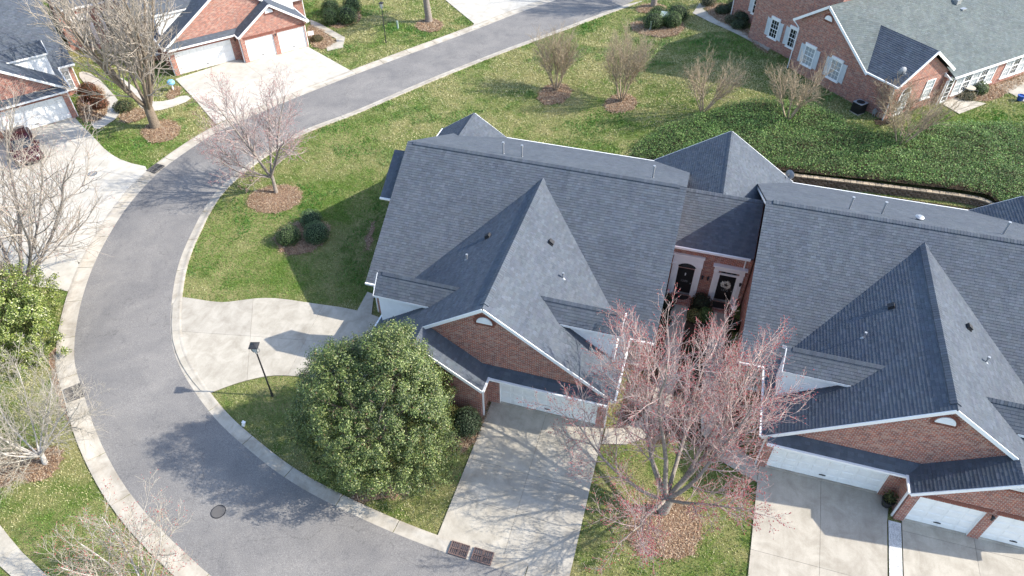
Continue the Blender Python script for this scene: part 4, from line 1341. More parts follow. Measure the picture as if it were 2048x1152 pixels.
# gable end wall (left rake higher, right rake down to the eave)
CB([(-9.75, 0, -.6), (0, 0, -.6), (0, 0, 2.7), (-2.62, 0, 2.7), (-7.36, 0, 5.95), (-9.75, 0, 4.3)], (0, 5.7, 0), 'gable_wall', M['brick'])
CB([(-16.1, 1.3, -.6), (-7.5, 1.3, -.6), (-7.5, 1.3, 7.4), (-10.5, 1.3, 8.3), (-16.1, 1.3, 4.4)], (0, 10, 0), 'main_wall', M['brick'])
CB([(-21.0, 3.6, -.6), (-16.0, 3.6, -.6), (-16.0, 3.6, 3.2), (-21, 3.6, 3.2)], (0, 8, 0), 'far_wall', M['brick'])
CB([(-7.0, 5.6, -.6), (.3, 5.6, -.6), (.3, 5.6, 2.25), (-7.0, 5.6, 2.25)], (0, 24, 0), 'sunroom_wall', M['brick'])
CB([(0, .02, 2.6), (0, 5.85, 2.6), (0, 2.93, 4.55)], (-3, 0, 0), 'small_gable_wall', M['brick'])
sc_ = dict(mt='shingle_c', e=.16, scale=1.3)
roof_slope(hc, [[(-7.36, -.25, 6.1), (-4.83, 2.93, 4.93), (-2.45, -.25, 2.75)]], **sc_)
pz = lambda a: 6.1 - .4737 * (a + 7.36)
roof_slope(hc, [[(-7.36, -.25, 6.1), (-7.36, 6.0, 6.1), (-4.83, 6.0, pz(-4.83)), (-4.83, 2.93, pz(-4.83))], [(-4.83, 2.93, pz(-4.83)), (-4.83, 6.0, pz(-4.83)), (-.5, 6.0, pz(-.5))]], **sc_)
roof_slope(hc, [[(-7.36, 5.9, 6.1), (-7.36, 32, 6.1), (.62, 32, 2.32), (.62, 5.9, 2.32)]], **sc_)
roof_slope(hc, [[(-4.9, 2.93, 4.9), (.3, 2.93, 4.9), (.3, -.15, 2.85), (-2.55, -.15, 2.85)]], mt='shingle', e=.16, scale=1.3)
roof_slope(hc, [[(-4.83, 2.93, 4.9), (.3, 2.93, 4.9), (.3, 5.95, 2.89), (-.7, 5.95, 2.89)]], mt='shingle', e=.16, scale=1.3)
roof_slope(hc, [[(-7.36, -.25, 6.1), (-7.36, 1.4, 6.1), (-10.3, 1.4, 4.06), (-10.3, -.25, 4.06)]], **sc_)
roof_slope(hc, [[(-21.3, 3.3, 3.2), (-16, 3.3, 3.2), (-16, 9, 6.4), (-21.3, 9, 6.4)]], **sc_)
roof_slope(hc, [[(-7.2, 1.0, 7.4), (-10.5, 1.0, 8.4), (-10.5, 12, 8.4), (-7.2, 12, 7.4)]], **sc_)
roof_slope(hc, [[(-16.6, 1.0, 4.15), (-10.5, 1.0, 8.4), (-10.5, 12, 8.4), (-16.6, 12, 4.15)]], **sc_)
for p, q in (((-7.36, -.28, 6.0), (-2.4, -.28, 2.66)), ((-7.36, -.28, 6.0), (-10.35, -.28, 3.95)), ((.33, 2.93, 4.8), (.33, -.15, 2.75)), ((.33, 2.93, 4.8), (.33, 5.95, 2.79)),
             ((-16.6, .97, 4.05), (-10.5, .97, 8.3)), ((-7.2, .97, 7.3), (-10.5, .97, 8.3))):
    MB().beam(p, q, .05, .20).build('rake_board', M['white'], hc)
for p, q in (((-2.5, -.22, 2.78), (.34, -.22, 2.78)), ((.68, 5.9, 2.24), (.68, 32, 2.24)), ((-10.36, -.28, 3.98), (-10.36, 1.3, 3.98)), ((-21.3, 3.26, 3.12), (-16, 3.26, 3.12))):
    MB().beam(p, q, .12, .12).build('gutter', M['white'], hc)
for pts in ([(.1, -.2, 2.75), (.02, -.06, 2.4), (.02, -.06, -.2)], [(-10.3, -.28, 3.95), (-9.8, -.07, 3.5), (-9.8, -.07, -.2)], [(.7, 5.6, 2.2), (.4, 5.5, 2.0), (.36, 5.5, -.2)], [(-20.9, 3.5, 3.1), (-20.9, 3.5, -.3)]):
    mb = MB(); mb.tube(pts, .045, 8); mb.build('downspout', M['white'], hc)
mb = MB()
mb.extrude([(.62, 5.52, 2.22), (-1.9, 5.52, 2.22), (-1.9, 5.52, 3.4)], (0, .06, 0)); mb.build('eave_return', M['white'], hc)
half_round(hc, (-7.3, 0, 4.95), .36)
for xx in (-5.35, -8.1): window(hc, (xx, 0, 1.72), (1, 0, 0), (0, -1, 0), .92, 1.42, 3, 4, True, 'glass_pale')
for xx in (-11.2, -13.4): window(hc, (xx, 1.3, 1.75), (1, 0, 0), (0, -1, 0), .8, 1.45, 3, 4, True, 'glass')
window(hc, (-18.0, 3.6, 1.75), (1, 0, 0), (0, -1, 0), .8, 1.45, 3, 4, True, 'glass')
window(hc, (0, 4.1, 1.55), (0, 1, 0), (1, 0, 0), .82, 1.4, 3, 4, False, 'glass_pale', False)
# arched glazed door on the small gable
mb = MB(); mb.extrude([(0, 1.5 + .55 * math.cos(t), 1.75 + .55 * math.sin(t)) for t in [math.pi * k / 10 for k in range(11)]] + [(0, .95, .05), (0, 2.05, .05)], (.04, 0, 0)); gd = mb.build('garden_door', M['white'], hc)
for k in range(4):
    for j in (-1, 1):
        mb = MB(); mb.box(.035, .052, 1.5 + j * .24 - .19, 1.5 + j * .24 + .19, .3 + k * .38, .3 + k * .38 + .33); mb.build('pane', M['glass_pale'], gd)
mb = MB(); mb.extrude([(.04, 1.5 + .44 * math.cos(t), 1.85 + .38 * math.sin(t)) for t in [math.pi * k / 10 for k in range(11)]], (.012, 0, 0)); mb.build('fanlight', M['glass'], gd)
# sunroom: glazed door then banks of sash windows under a dentil frieze
for (y0_, n) in ((6.9, 5), (12.9, 5), (19.0, 5)):
    for i in range(n):
        window(hc, (.3, y0_ + .45 + i * .98, 1.28), (0, 1, 0), (1, 0, 0), .78, 1.5, 3, 4, False, 'glass' if i % 2 else 'glass_pale', False)
mb = MB(); mb.box(.3, .34, 5.85, 6.65, 0, 2.08); sd = mb.build('sunroom_door', M['white'], hc)
for k in range(5):
    mb = MB(); mb.box(.335, .352, 6.0, 6.5, .2 + k * .36, .2 + k * .36 + .31); mb.build('pane', M['glass'], sd)
mb = MB(); mb.box(.3, .36, 5.8, 31, 2.1, 2.22)
y = 5.9
while y < 31: mb.box(.36, .42, y, y + .09, 2.12, 2.2); y += .18
mb.build('frieze', M['white'], hc)
vent_pipe(hc, (-4.6, 1.2, 4.2), .25, .05)
mb = MB(); mb.box(-5.2, -4.7, 11.5, 12.0, 4.9, 5.25); mb.box(-4.7, -4.1, 11.6, 12.1, 4.6, 4.72); mb.build('roof_vent', M['grey_metal'], hc)

def dish(label, loc, rz, parent_scale=1.0):
    o = thing('satellite_dish', label, 'satellite dish', loc, rz)
    mb = MB(); rings = []
    for k in range(5):
        r = .04 + .26 * k / 4; rings.append([(r * math.cos(t), -.05 - .14 * (1 - (r / .3) ** 2) + .16, .35 + r * 1.1 * math.sin(t)) for t in [2 * math.pi * j / 16 for j in range(16)]])
    mb.loft(rings, False); mb.build('reflector', M['lead'], o)
    mb = MB(); mb.tube([(0, 0, 0), (0, .02, .18), (0, -.02, .33)], .025, 6); mb.build('mast', M['iron'], o)
    mb = MB(); mb.tube([(0, 0, .12), (0, -.25, .18), (0, -.34, .34)], .015, 6); mb.box(-.04, .04, -.4, -.3, .31, .4); mb.build('feed_arm', M['lead'], o)
c45 = math.sqrt(.5)
dish('small satellite dish on the dark roof corner of the red brick house', (KC[0] + c45 * (-.25 + .55), KC[1] + c45 * (.25 + .55), ZC + 3.28), math.radians(20))
dish('satellite dish behind the ridge between the near houses', (6.1, 41.35, 2.72), math.radians(-30))

# heat pump, meter and pots at that house
def a2w(a, b, z=0): return (KC[0] + c45 * (a + b), KC[1] + c45 * (b - a), z + ZC)
ac = thing('heat_pump', 'black heat pump unit on the lawn by the red brick wall', 'heat pump', a2w(-1.75, -.75), math.radians(-45))
mb = MB(); mb.box(-.42, .42, -.42, .42, 0, .06); mb.build('pad', M['concrete'], ac)
mb = MB(); mb.box(-.38, .38, -.38, .38, .06, .82); mb.build('case', M['black'], ac)
mb = MB()
for k in range(12):
    x = -.36 + k * .065
    for sy in (-1, 1): mb.box(x, x + .02, sy * .385 - .006, sy * .385 + .006, .1, .8); mb.box(sy * .385 - .006, sy * .385 + .006, x, x + .02, .1, .8)
prop(mb.build('grille', M['iron'], ac), kind='stuff')
mb = MB(); mb.box(-.40, .40, -.40, .40, .82, .86); mb.build('top', M['lead'], ac)
mb = MB()
mb.cyl((0, 0, .862), .3, .012, 24); fan = mb.build('fan_guard', M['black'], ac)
mb = MB()
for r in (.1, .18, .26): mb.tube([(r * math.cos(t), r * math.sin(t), .885) for t in [2 * math.pi * k / 24 for k in range(25)]], .008, 5)
for k in range(6): mb.tube([(0, 0, .885), (.3 * math.cos(k * 1.047), .3 * math.sin(k * 1.047), .88)], .007, 5)
mb.build('wire', M['iron'], fan)
mt_ = thing('utility_meter', 'grey utility meter and pipes beside the heat pump', 'meter', a2w(-.72, -.22), math.radians(-45))
mb = MB(); mb.box(-.12, .12, -.1, .1, .25, .55); mb.cyl((0, -.05, .55), .09, .1, 12); mb.build('meter_case', M['lead'], mt_)
mb = MB(); mb.tube([(-.08, 0, 0), (-.08, 0, .25)], .03, 8); mb.tube([(.1, 0, 0), (.1, 0, .45), (.3, .1, .5), (.3, .15, 0)], .025, 8); mb.build('pipe', M['grey_metal'], mt_)
def pot(name, label, loc, r, h, mt, plant=None):
    o = thing(name, label, 'plant pot', loc)
    mb = MB(); prof = [(.68, 0), (.85, .4), (1, .85), (1.08, .88), (1.08, 1), (.92, 1), (.9, .85)]
    mb.loft([[(r * k * math.cos(t), r * k * math.sin(t), h * z) for t in [2 * math.pi * j / 18 for j in range(18)]] for k, z in prof]); mb.build('pot', mt, o)
    mb = MB(); mb.cyl((0, 0, h * .78), r * .9, h * .06, 16); mb.build('earth', M['soil'], o)
    return o
pot('plant_pot', 'blue glazed pot on the patio at the right edge', (*P['pot'], gz(*P['pot']) + .06), .27, .42, M['blue'])
pot('plant_pot', 'dark pot beside the sunroom shrub', (20.9, 60.3, ZC + .03), .3, .42, M['iron'])
ch = thing('garden_chair', 'wire garden chair by the shrub below the sunroom', 'chair', (20.3, 59.6, ZC + .03), math.radians(-20))
mb = MB(); mb.box(-.22, .22, -.22, .22, .42, .45); mb.build('seat', M['iron'], ch)
for sx in (-1, 1):
    for sy in (-1, 1):
        mb = MB(); mb.tube([(sx * .2, sy * .2, .43), (sx * .24, sy * .24, 0)], .014, 6); mb.build('leg', M['grey_metal'], ch)
mb = MB(); mb.tube([(-.21, .21, .44), (-.21, .27, .85), (0, .28, .92), (.21, .27, .85), (.21, .21, .44)], .015, 6)
for k in (-.1, 0, .1): mb.tube([(k, .21, .44), (k, .275, .88)], .009, 5)
mb.build('backrest', M['grey_metal'], ch)
tb = thing('garden_table', 'round stone table beside the wire garden chair', 'table', (19.75, 59.35, ZC + .03))
mb = MB(); mb.cyl((0, 0, .62), .42, .06, 20); mb.build('tabletop', M['concrete'], tb)
mb = MB(); mb.cyl((0, 0, 0), .18, .62, 12, .1); mb.build('pedestal', M['concrete'], tb)

# ------------------------------------------------------------------ retaining wall and ivy bank
wall = thing('retaining_wall', 'low curved block retaining wall behind the right-hand house', 'wall', (12, 45.4, 0))
wpts = [(2.6, 44.75), (6.54, 45.03), (9.03, 45.26), (12.28, 45.48), (15.46, 45.68), (17.6, 45.80), (18.8, 45.78), (19.5, 45.5), (19.75, 45.0), (19.6, 44.5)]
wp = resample(chaikin(wpts, 2, False), .405)
stone = MB(); stone.add([(-.195, -.13, 0), (.195, -.13, 0), (.195, .13, 0), (-.195, .13, 0), (-.18, -.12, .148), (.18, -.12, .148), (.18, .12, .148), (-.18, .12, .148), (0, -.165, .075)],
          [(3, 2, 1, 0), (4, 5, 6, 7), (0, 1, 8), (1, 5, 8), (5, 4, 8), (4, 0, 8), (1, 2, 6, 5), (2, 3, 7, 6), (3, 0, 4, 7)])
def stonemat(name, lo, hi):
    m = mat(name, rough=.95, spec=.1); nt = NT(m); oi = nt.n('ShaderNodeObjectInfo'); n = nt.noise(geo_pos(nt), 14, 4, .7)
    c = nt.ramp(n, [(.3, lo), (.7, hi)]); v = nt.ramp(oi.outputs['Random'], [(0, (.7, .7, .7)), (1, (1.2, 1.15, 1.1))])
    nt.base(rgbmix(nt, c, v, 1.0, 'MULTIPLY')); nt.bump(n, .6, .02); return m
M['stone'] = stonemat('split_block', (.10, .075, .055), (.27, .22, .165))
M['capstone'] = stonemat('cap_block', (.28, .23, .17), (.46, .39, .30))
sme = stone.mesh('stone'); sme.materials.append(M['stone'])
capm = MB(); capm.box(-.19, .19, -.17, .17, 0, .08); cme = capm.mesh('cap_stone'); cme.materials.append(M['capstone'])
for i in range(len(wp) - 1):
    a, b = wp[i], wp[i + 1]; d = (b - a); ang = math.atan2(d.y, d.x)
    for k in range(5):
        sh_ = .5 if k % 2 else 0.0
        c = a.lerp(b, .5 + sh_ * .98)
        o = link('stone', sme, None, wall); o.location = (c.x - 12 + rng.uniform(-.006, .006), c.y - 45.4 + k * .012 + rng.uniform(-.012, .012), k * .152); o.rotation_euler = (0, 0, ang + rng.uniform(-.03, .03))
    c = a.lerp(b, .5); o = link('cap_stone', cme, None, wall); o.location = (c.x - 12, c.y - 45.4 + .05, .762); o.rotation_euler = (0, 0, ang)

def wall_y(x):
    for a, b in zip(wpts, wpts[1:6]):
        if a[0] <= x <= b[0]: return a[1] + (b[1] - a[1]) * (x - a[0]) / (b[0] - a[0])
    return 44.75 if x < 2.6 else 45.75
def bank_z(x, y):
    if x < 19.3: f = S((x + 5) / 7)
    else: f = S((y - 43.2) / 2.4)
    return gz(x, y) + f * .72 * (1 - S((y - 45.4) / 6.5)) + .02
top = G['ivy_top']
ivy_poly = [(-4.6, 44.9)] + top + [(27, 55.2), (27, 43.4), (20.4, 43.4), (20.1, 44.4), (20.0, 45.2), (19.3, 46.0), (17.6, 46.05), (12.3, 45.72), (6.5, 45.28), (2.6, 45.0)]
bank = flat('bank', ivy_poly, .02, M['soil'], zf=bank_z)
prop(bank, 'sloping soil bank under the ivy', 'bank', kind='structure')

def vnoise(x, y, cell, seed):
    """smooth value noise, 0..1"""
    R = np.random.default_rng(seed); g = R.random((256, 256))
    u = np.asarray(x) / cell + 100; v = np.asarray(y) / cell + 100
    i = np.floor(u).astype(int); j = np.floor(v).astype(int); a = u - i; b = v - j
    a = a * a * (3 - 2 * a); b = b * b * (3 - 2 * b); i %= 255; j %= 255
    return (g[i, j] * (1 - a) + g[i + 1, j] * a) * (1 - b) + (g[i, j + 1] * (1 - a) + g[i + 1, j + 1] * a) * b

def leaf_cloud(pos, nrm, size, cols, aspect=.55, fold=.18):
    """one bent diamond per leaf; arrays (N,3),(N,3),(N,),(N,3)"""
    n = len(pos)
    nrm = nrm / np.maximum(np.linalg.norm(nrm, axis=1, keepdims=True), 1e-6)
    r = nrg.normal(size=(n, 3))
    t = np.cross(nrm, r); t /= np.maximum(np.linalg.norm(t, axis=1, keepdims=True), 1e-6)
    b = np.cross(nrm, t)
    s = size[:, None]
    v = np.empty((n, 4, 3), dtype=np.float32)
    v[:, 0] = pos - t * s * .5
    v[:, 1] = pos + b * s * aspect * .5 + nrm * s * fold
    v[:, 2] = pos + t * s * .5
    v[:, 3] = pos - b * s * aspect * .5 + nrm * s * fold
    f = np.arange(n * 4, dtype=np.int32).reshape(n, 4)
    # fold along the midrib: two triangles
    f3 = np.concatenate([f[:, [0, 1, 2]], f[:, [0, 2, 3]]])
    return v.reshape(-1, 3), f3, np.repeat(cols, 4, axis=0)

def palette(n, choices, weights, jit=.18):
    c = np.array(choices, dtype=np.float32)
    k = nrg.choice(len(choices), n, p=np.array(weights) / sum(weights))
    return c[k] * nrg.uniform(1 - jit, 1 + jit, (n, 1)).astype(np.float32)

pp = []
while len(pp) < 110000:
    x = rng.uniform(-4.6, 27); y = rng.uniform(43.4, 55.3)
    if inside(ivy_poly, x + rng.gauss(0, .10), y + rng.gauss(0, .08)) and y > wall_y(x) + .1 - (3 if x > 19.4 else 0): pp.append((x, y))
pp = np.array(pp)
clump = np.sin(pp[:, 0] * 2.1 + np.sin(pp[:, 1] * 1.7) * 2) * np.sin(pp[:, 1] * 2.6 + np.sin(pp[:, 0] * 1.3) * 2)
zz = np.array([bank_z(x, y) for x, y in pp]) + .34 + .06 * clump + .24 * (vnoise(pp[:, 0], pp[:, 1], 1.1, 9) - .4) + nrg.uniform(-.26, .13, len(pp))
pos = np.column_stack([pp, zz])
nr = np.column_stack([nrg.normal(0, .55, len(pp)), nrg.normal(-.15, .55, len(pp)), np.ones(len(pp))])
cols = palette(len(pp), [(.052, .118, .028), (.10, .20, .042), (.165, .275, .062), (.26, .36, .11), (.24, .22, .11)], [3, 4, 3, 1.6, .3], .3)
patch = .72 + .5 * vnoise(pp[:, 0], pp[:, 1], 1.6, 5) + .25 * (vnoise(pp[:, 0], pp[:, 1], .5, 6) - .5)
cols *= patch[:, None].astype(np.float32)
v_, f_, c_ = leaf_cloud(pos, nr, nrg.uniform(.055, .125, len(pp)), cols, .7)
iv = link('ivy', np_mesh('ivy', v_, f_, c_), M['leaf'])
prop(iv, 'dense green ivy covering the bank behind the houses', 'ivy', kind='stuff')

# ------------------------------------------------------------------ bare trees
def nrmz(a):
    return a / max(1e-9, math.sqrt(float(a[0] * a[0] + a[1] * a[1] + a[2] * a[2])))

def grow(seed, starts, levels):
    """starts: list of (point, direction, length, radius, level)"""
    R = np.random.default_rng(seed)
    chains = []
    UP = np.array([0, 0, 1.0])
    def br(p, d, L, r, lev):
        lv = levels[lev]
        n = lv['seg']
        pts = [p]; rad = [r]; dirs = [d]
        dd = d
        for i in range(n):
            dd = nrmz(dd + R.normal(size=3) * lv['wob'] + UP * lv['trop'])
            p = p + dd * (L / n)
            if p[2] < .15: p = p.copy(); p[2] = .15; dd = nrmz(dd * np.array([1, 1, 0]) + UP * .3)
            pts.append(p); rad.append(max(.004, r * (1 - (1 - lv['taper']) * (i + 1) / n))); dirs.append(dd)
        chains.append((lev, pts, rad))
        if lev + 1 >= len(levels): return
        nc = int(R.integers(lv['n'][0], lv['n'][1] + 1))
        az = R.uniform(0, 6.28)
        for k in range(nc):
            t = lv['t0'] + (lv.get('t1', 1.0) - lv['t0']) * (k + R.uniform(.2, .9)) / nc
            f = t * n; i = min(n - 1, int(f)); f -= i
            q = pts[i] * (1 - f) + pts[i + 1] * f
            rr = rad[i] * (1 - f) + rad[i + 1] * f
            d0 = dirs[i + 1]
            az += 2.4 + R.normal() * .4
            a = np.cross(d0, UP if abs(d0[2]) < .92 else np.array([1.0, 0, 0])); a = nrmz(a); b = np.cross(d0, a)
            an = math.radians(max(8, R.normal(lv['ang'], lv['ang'] * .22)))
            cd = nrmz(d0 * math.cos(an) + (a * math.cos(az) + b * math.sin(az)) * math.sin(an))
            Lc = L * lv['ratio'] * (1 - lv['drop'] * t) * R.uniform(.75, 1.25)
            if 'len' in lv: Lc = lv['len'] * R.uniform(.6, 1.3)
            br(q, cd, Lc, max(.0055, min(rr * .8, r * lv.get('rr', .55))), lev + 1)
    for s in starts:
        p, d, L, r = s[:4]
        br(np.array(p, dtype=float), nrmz(np.array(d, dtype=float)), L, r, s[4] if len(s) > 4 else 0)
    return chains

def chain_mesh(name, chains, sides):
    vs_ = []; fs_ = []; base = 0
    for (pts, rad, n) in [(c[1], c[2], sides) for c in chains]:
        P_ = np.array(pts); k = len(P_)
        T = np.empty_like(P_); T[1:-1] = P_[2:] - P_[:-2]; T[0] = P_[1] - P_[0]; T[-1] = P_[-1] - P_[-2]
        T /= np.maximum(np.linalg.norm(T, axis=1, keepdims=True), 1e-9)
        ref = np.array([0, 0, 1.0]) if abs(T[0, 2]) < .9 else np.array([1.0, 0, 0])
        X = np.cross(T, ref); X /= np.maximum(np.linalg.norm(X, axis=1, keepdims=True), 1e-9)
        Y = np.cross(T, X)
        ang = np.arange(n) * 2 * math.pi / n
        ring = P_[:, None, :] + (X[:, None, :] * np.cos(ang)[None, :, None] + Y[:, None, :] * np.sin(ang)[None, :, None]) * np.array(rad)[:, None, None]
        vs_.append(ring.reshape(-1, 3))
        i = np.arange(k - 1)[:, None] * n; j = np.arange(n)[None, :]; j2 = (j + 1) % n
        f = np.stack([i + j, i + j2, i + n + j2, i + n + j], axis=-1).reshape(-1, 4) + base
        fs_.append(f); base += k * n
    return np_mesh(name, np.concatenate(vs_), np.concatenate(fs_).astype(np.int32), smooth=True)

def blob_mesh(name, pts, size):
    """tiny octahedral buds"""
    o = np.array([(1, 0, 0), (0, 1, 0), (-1, 0, 0), (0, -1, 0), (0, 0, 1.4), (0, 0, -1.2)], dtype=float)
    fc = np.array([(0, 1, 4), (1, 2, 4), (2, 3, 4), (3, 0, 4), (1, 0, 5), (2, 1, 5), (3, 2, 5), (0, 3, 5)])
    n = len(pts)
    v = pts[:, None, :] + o[None] * (size * nrg.uniform(.6, 1.4, n))[:, None, None]
    f = (fc[None] + (np.arange(n) * 6)[:, None, None]).reshape(-1, 3)
    return np_mesh(name, v.reshape(-1, 3), f.astype(np.int32))

def bare_tree(name, label, loc, seed, starts, levels, mats, bud=None, group=None, wood_levels=2, cat='tree'):
    o = thing(name, label, cat, loc, 0, group)
    ch = grow(seed, starts, levels)
    link('trunk', chain_mesh('trunk', [c for c in ch if c[0] < wood_levels], 7), M[mats[0]], o)
    tw = [c for c in ch if c[0] >= wood_levels]
    cr = link('crown', chain_mesh('crown', tw, 3), M[mats[1]], o)
    if bud:
        mt, size, frac = bud
        last = [c for c in tw if c[0] == len(levels) - 1]
        q = np.array([p for c in last for p in c[1][1:]])
        q = q[nrg.random(len(q)) < frac]
        prop(link('buds', blob_mesh('buds', q, size), M[mt], cr), kind='stuff')
    return o

def tripod(r0, h, n, ang, L, r, seed):
    R = np.random.default_rng(seed); out = []
    for k in range(n):
        a = k * 2 * math.pi / n + R.uniform(-.3, .3)
        an = math.radians(ang * R.uniform(.6, 1.25))
        out.append(((r0 * math.cos(a), r0 * math.sin(a), h), (math.sin(an) * math.cos(a), math.sin(an) * math.sin(a), math.cos(an)), L * R.uniform(.85, 1.15), r * R.uniform(.75, 1.1), 1))
    return out

# red-budded maple in the front
lv = [dict(seg=3, wob=.05, trop=.05, taper=.8, n=(0, 0), t0=.8, ang=40, ratio=.8, drop=.2),
      dict(seg=8, wob=.09, trop=.07, taper=.25, n=(12, 14), t0=.24, ang=42, ratio=.48, drop=.35, rr=.32),
      dict(seg=6, wob=.11, trop=.08, taper=.3, n=(9, 11), t0=.10, ang=38, ratio=.46, drop=.40, rr=.42),
      dict(seg=4, wob=.12, trop=.08, taper=.4, n=(6, 8), t0=.12, ang=36, ratio=.55, drop=.35, rr=.55),
      dict(seg=4, wob=.18, trop=.05, taper=.5, n=(0, 0), t0=0, ang=30, ratio=.5, drop=0)]
x, y = 1.78, 17.3
maple = bare_tree('maple_tree', 'spreading bare tree with red buds in front of the entrance court', (x, y, 0), 21,
          [((0, 0, -.1), (.05, .02, 1), 1.3, .27, 0)] + [((0, 0, 1.05), d, L, r, 1) for d, L, r in
           (((-.55, .45, .75), 7.2, .12), ((.35, .55, .80), 7.6, .13), ((.6, .1, .75), 6.6, .11), ((-.85, -.2, .45), 6.0, .095), ((.55, -.55, .42), 5.0, .08), ((-.1, .25, 1.0), 8.2, .12), ((-.35, -.7, .5), 5.2, .085), ((.05, .85, .6), 6.8, .11), ((-.75, .1, .75), 6.6, .10), ((.55, .6, .75), 6.8, .10))],
          lv, ('bark_grey', 'twig_red'), ('bud_red', .020, .38))
# large bare tree at the top left (upright ascending limbs)
lvt = [dict(seg=4, wob=.03, trop=.05, taper=.75, n=(0, 0), t0=.8, ang=40, ratio=.8, drop=.2),
       dict(seg=8, wob=.06, trop=.10, taper=.3, n=(9, 11), t0=.15, ang=34, ratio=.52, drop=.4, rr=.5),
       dict(seg=6, wob=.09, trop=.11, taper=.3, n=(7, 9), t0=.12, ang=32, ratio=.46, drop=.4, rr=.55),
       dict(seg=4, wob=.12, trop=.08, taper=.5, n=(3, 5), t0=.2, ang=32, ratio=.5, drop=.3, rr=.6),
       dict(seg=3, wob=.14, trop=.06, taper=.5, n=(0, 0), t0=0, ang=30, ratio=.5, drop=0)]
x, y = P['tree_tl']
bare_tree('bare_tree', 'tall bare grey tree on the small lawn at the top left', (x, y, 0), 5,
          [((0, 0, -.1), (0, .03, 1), 2.2, .42, 0)] + tripod(.12, 1.7, 9, 31, 10.0, .16, 3), lvt, ('bark_brown', 'twig_grey'))
# pink-twigged tree by the bend
lvp = [dict(seg=4, wob=.04, trop=.03, taper=.75, n=(0, 0), t0=.8, ang=40, ratio=.8, drop=.2),
       dict(seg=7, wob=.08, trop=.07, taper=.3, n=(9, 11), t0=.12, ang=38, ratio=.55, drop=.4, rr=.5),
       dict(seg=5, wob=.12, trop=.06, taper=.3, n=(7, 9), t0=.12, ang=36, ratio=.48, drop=.4, rr=.55),
       dict(seg=4, wob=.13, trop=.06, taper=.5, n=(4, 6), t0=.15, ang=34, ratio=.6, drop=.3, rr=.6),
       dict(seg=3, wob=.16, trop=.05, taper=.5, n=(0, 0), t0=0, ang=30, ratio=.5, drop=0)]
x, y = P['tree_pink']
bare_tree('bare_tree', 'bare tree with pinkish twigs leaning over the road bend', (x, y, 0), 12,
          [((0, 0, -.1), (-.08, .02, 1), 1.5, .15, 0)] + [((-.12, .02, 1.3), d, L, r, 1) for d, L, r in
           (((-.6, .1, .8), 5.8, .085), ((.35, .3, .9), 5.8, .09), ((-.2, -.1, 1), 6.2, .09), ((.55, -.25, .8), 5.2, .08), ((-.75, -.4, .5), 4.6, .07), ((-.1, .6, .8), 5.2, .08), ((-.5, -.7, .35), 3.8, .06))],
          lvp, ('bark_grey', 'twig_pink'), ('bud_pink', .021, .4))
# multi-stemmed tree at the left edge above the drive
x, y = P['tree_left']
bare_tree('bare_tree', 'multi-stemmed pale bare tree at the left edge by the white driveway', (x, y, 0), 31,
          [((0, 0, -.1), (0, 0, 1), .6, .25, 0)] + tripod(.25, .2, 10, 38, 8.2, .11, 9), lvp, ('bark_grey', 'twig_grey'), ('bud_pink', .02, .14))
# white-twigged tree lower left
x, y = P['tree_bl']
bare_tree('bare_tree', 'low bare tree with whitish twigs beside the left kerb', (x, y, 0), 44,
          [((0, 0, -.1), (-.05, .05, 1), .9, .13, 0)] + tripod(.05, .7, 11, 48, 4.0, .05, 14), lvp, ('bark_pale', 'twig_white'))
# tree cut by the bottom edge
x, y = (-17.3, 8.0)
bare_tree('bare_tree', 'bare red-budded tree cut off by the bottom edge', (x, y - .6, 0), 52,
          [((0, 0, -.1), (.05, -.1, 1), 1.0, .10, 0)] + tripod(.05, .8, 8, 38, 3.3, .05, 19), lvp, ('bark_pale', 'twig_white'), ('bud_red', .018, .15))
# two trunks at the top edge
x, y = P['trunk1']
bare_tree('bare_tree', 'tree trunk with bare limbs in a straw ring beside the lamp post', (x, y, 0), 61,
          [((0, 0, -.1), (0, 0, 1), 2.9, .38, 0)] + tripod(.1, 2.6, 8, 38, 6.5, .13, 23), lvt, ('bark_grey', 'twig_grey'))
x, y = P['trunk2']
bare_tree('bare_tree', 'tree trunk in a straw ring at the top edge behind the bushes', (x, y, gz(x, y)), 66,
          [((0, 0, -.1), (0, 0, 1), 2.6, .34, 0)] + tripod(.1, 2.3, 9, 40, 7.0, .13, 27), lvt, ('bark_grey', 'twig_grey'))

# crape myrtles: vases of many stems
lvc = [dict(seg=2, wob=.05, trop=.05, taper=.75, n=(0, 0), t0=.8, ang=40, ratio=.8, drop=.2),
       dict(seg=6, wob=.06, trop=.02, taper=.3, n=(8, 9), t0=.25, ang=24, ratio=.50, drop=.3, rr=.55),
       dict(seg=4, wob=.09, trop=.05, taper=.4, n=(7, 9), t0=.12, ang=28, ratio=.52, drop=.3, rr=.6),
       dict(seg=3, wob=.10, trop=.05, taper=.5, n=(4, 6), t0=.15, ang=28, ratio=.6, drop=.3, rr=.7),
       dict(seg=2, wob=.12, trop=.04, taper=.5, n=(0, 0), t0=0, ang=30, ratio=.5, drop=0)]
cm_labels = {'cm1': 'bare crape myrtle on the lawn, nearest the road', 'cm2': 'bare crape myrtle on the lawn, second from the road',
             'cm3': 'bare crape myrtle at the left end of the ivy bank', 'cm4': 'bare crape myrtle on the ivy bank below the shuttered windows',
             'cm5': 'bare crape myrtle on the ivy bank in front of the sunroom'}
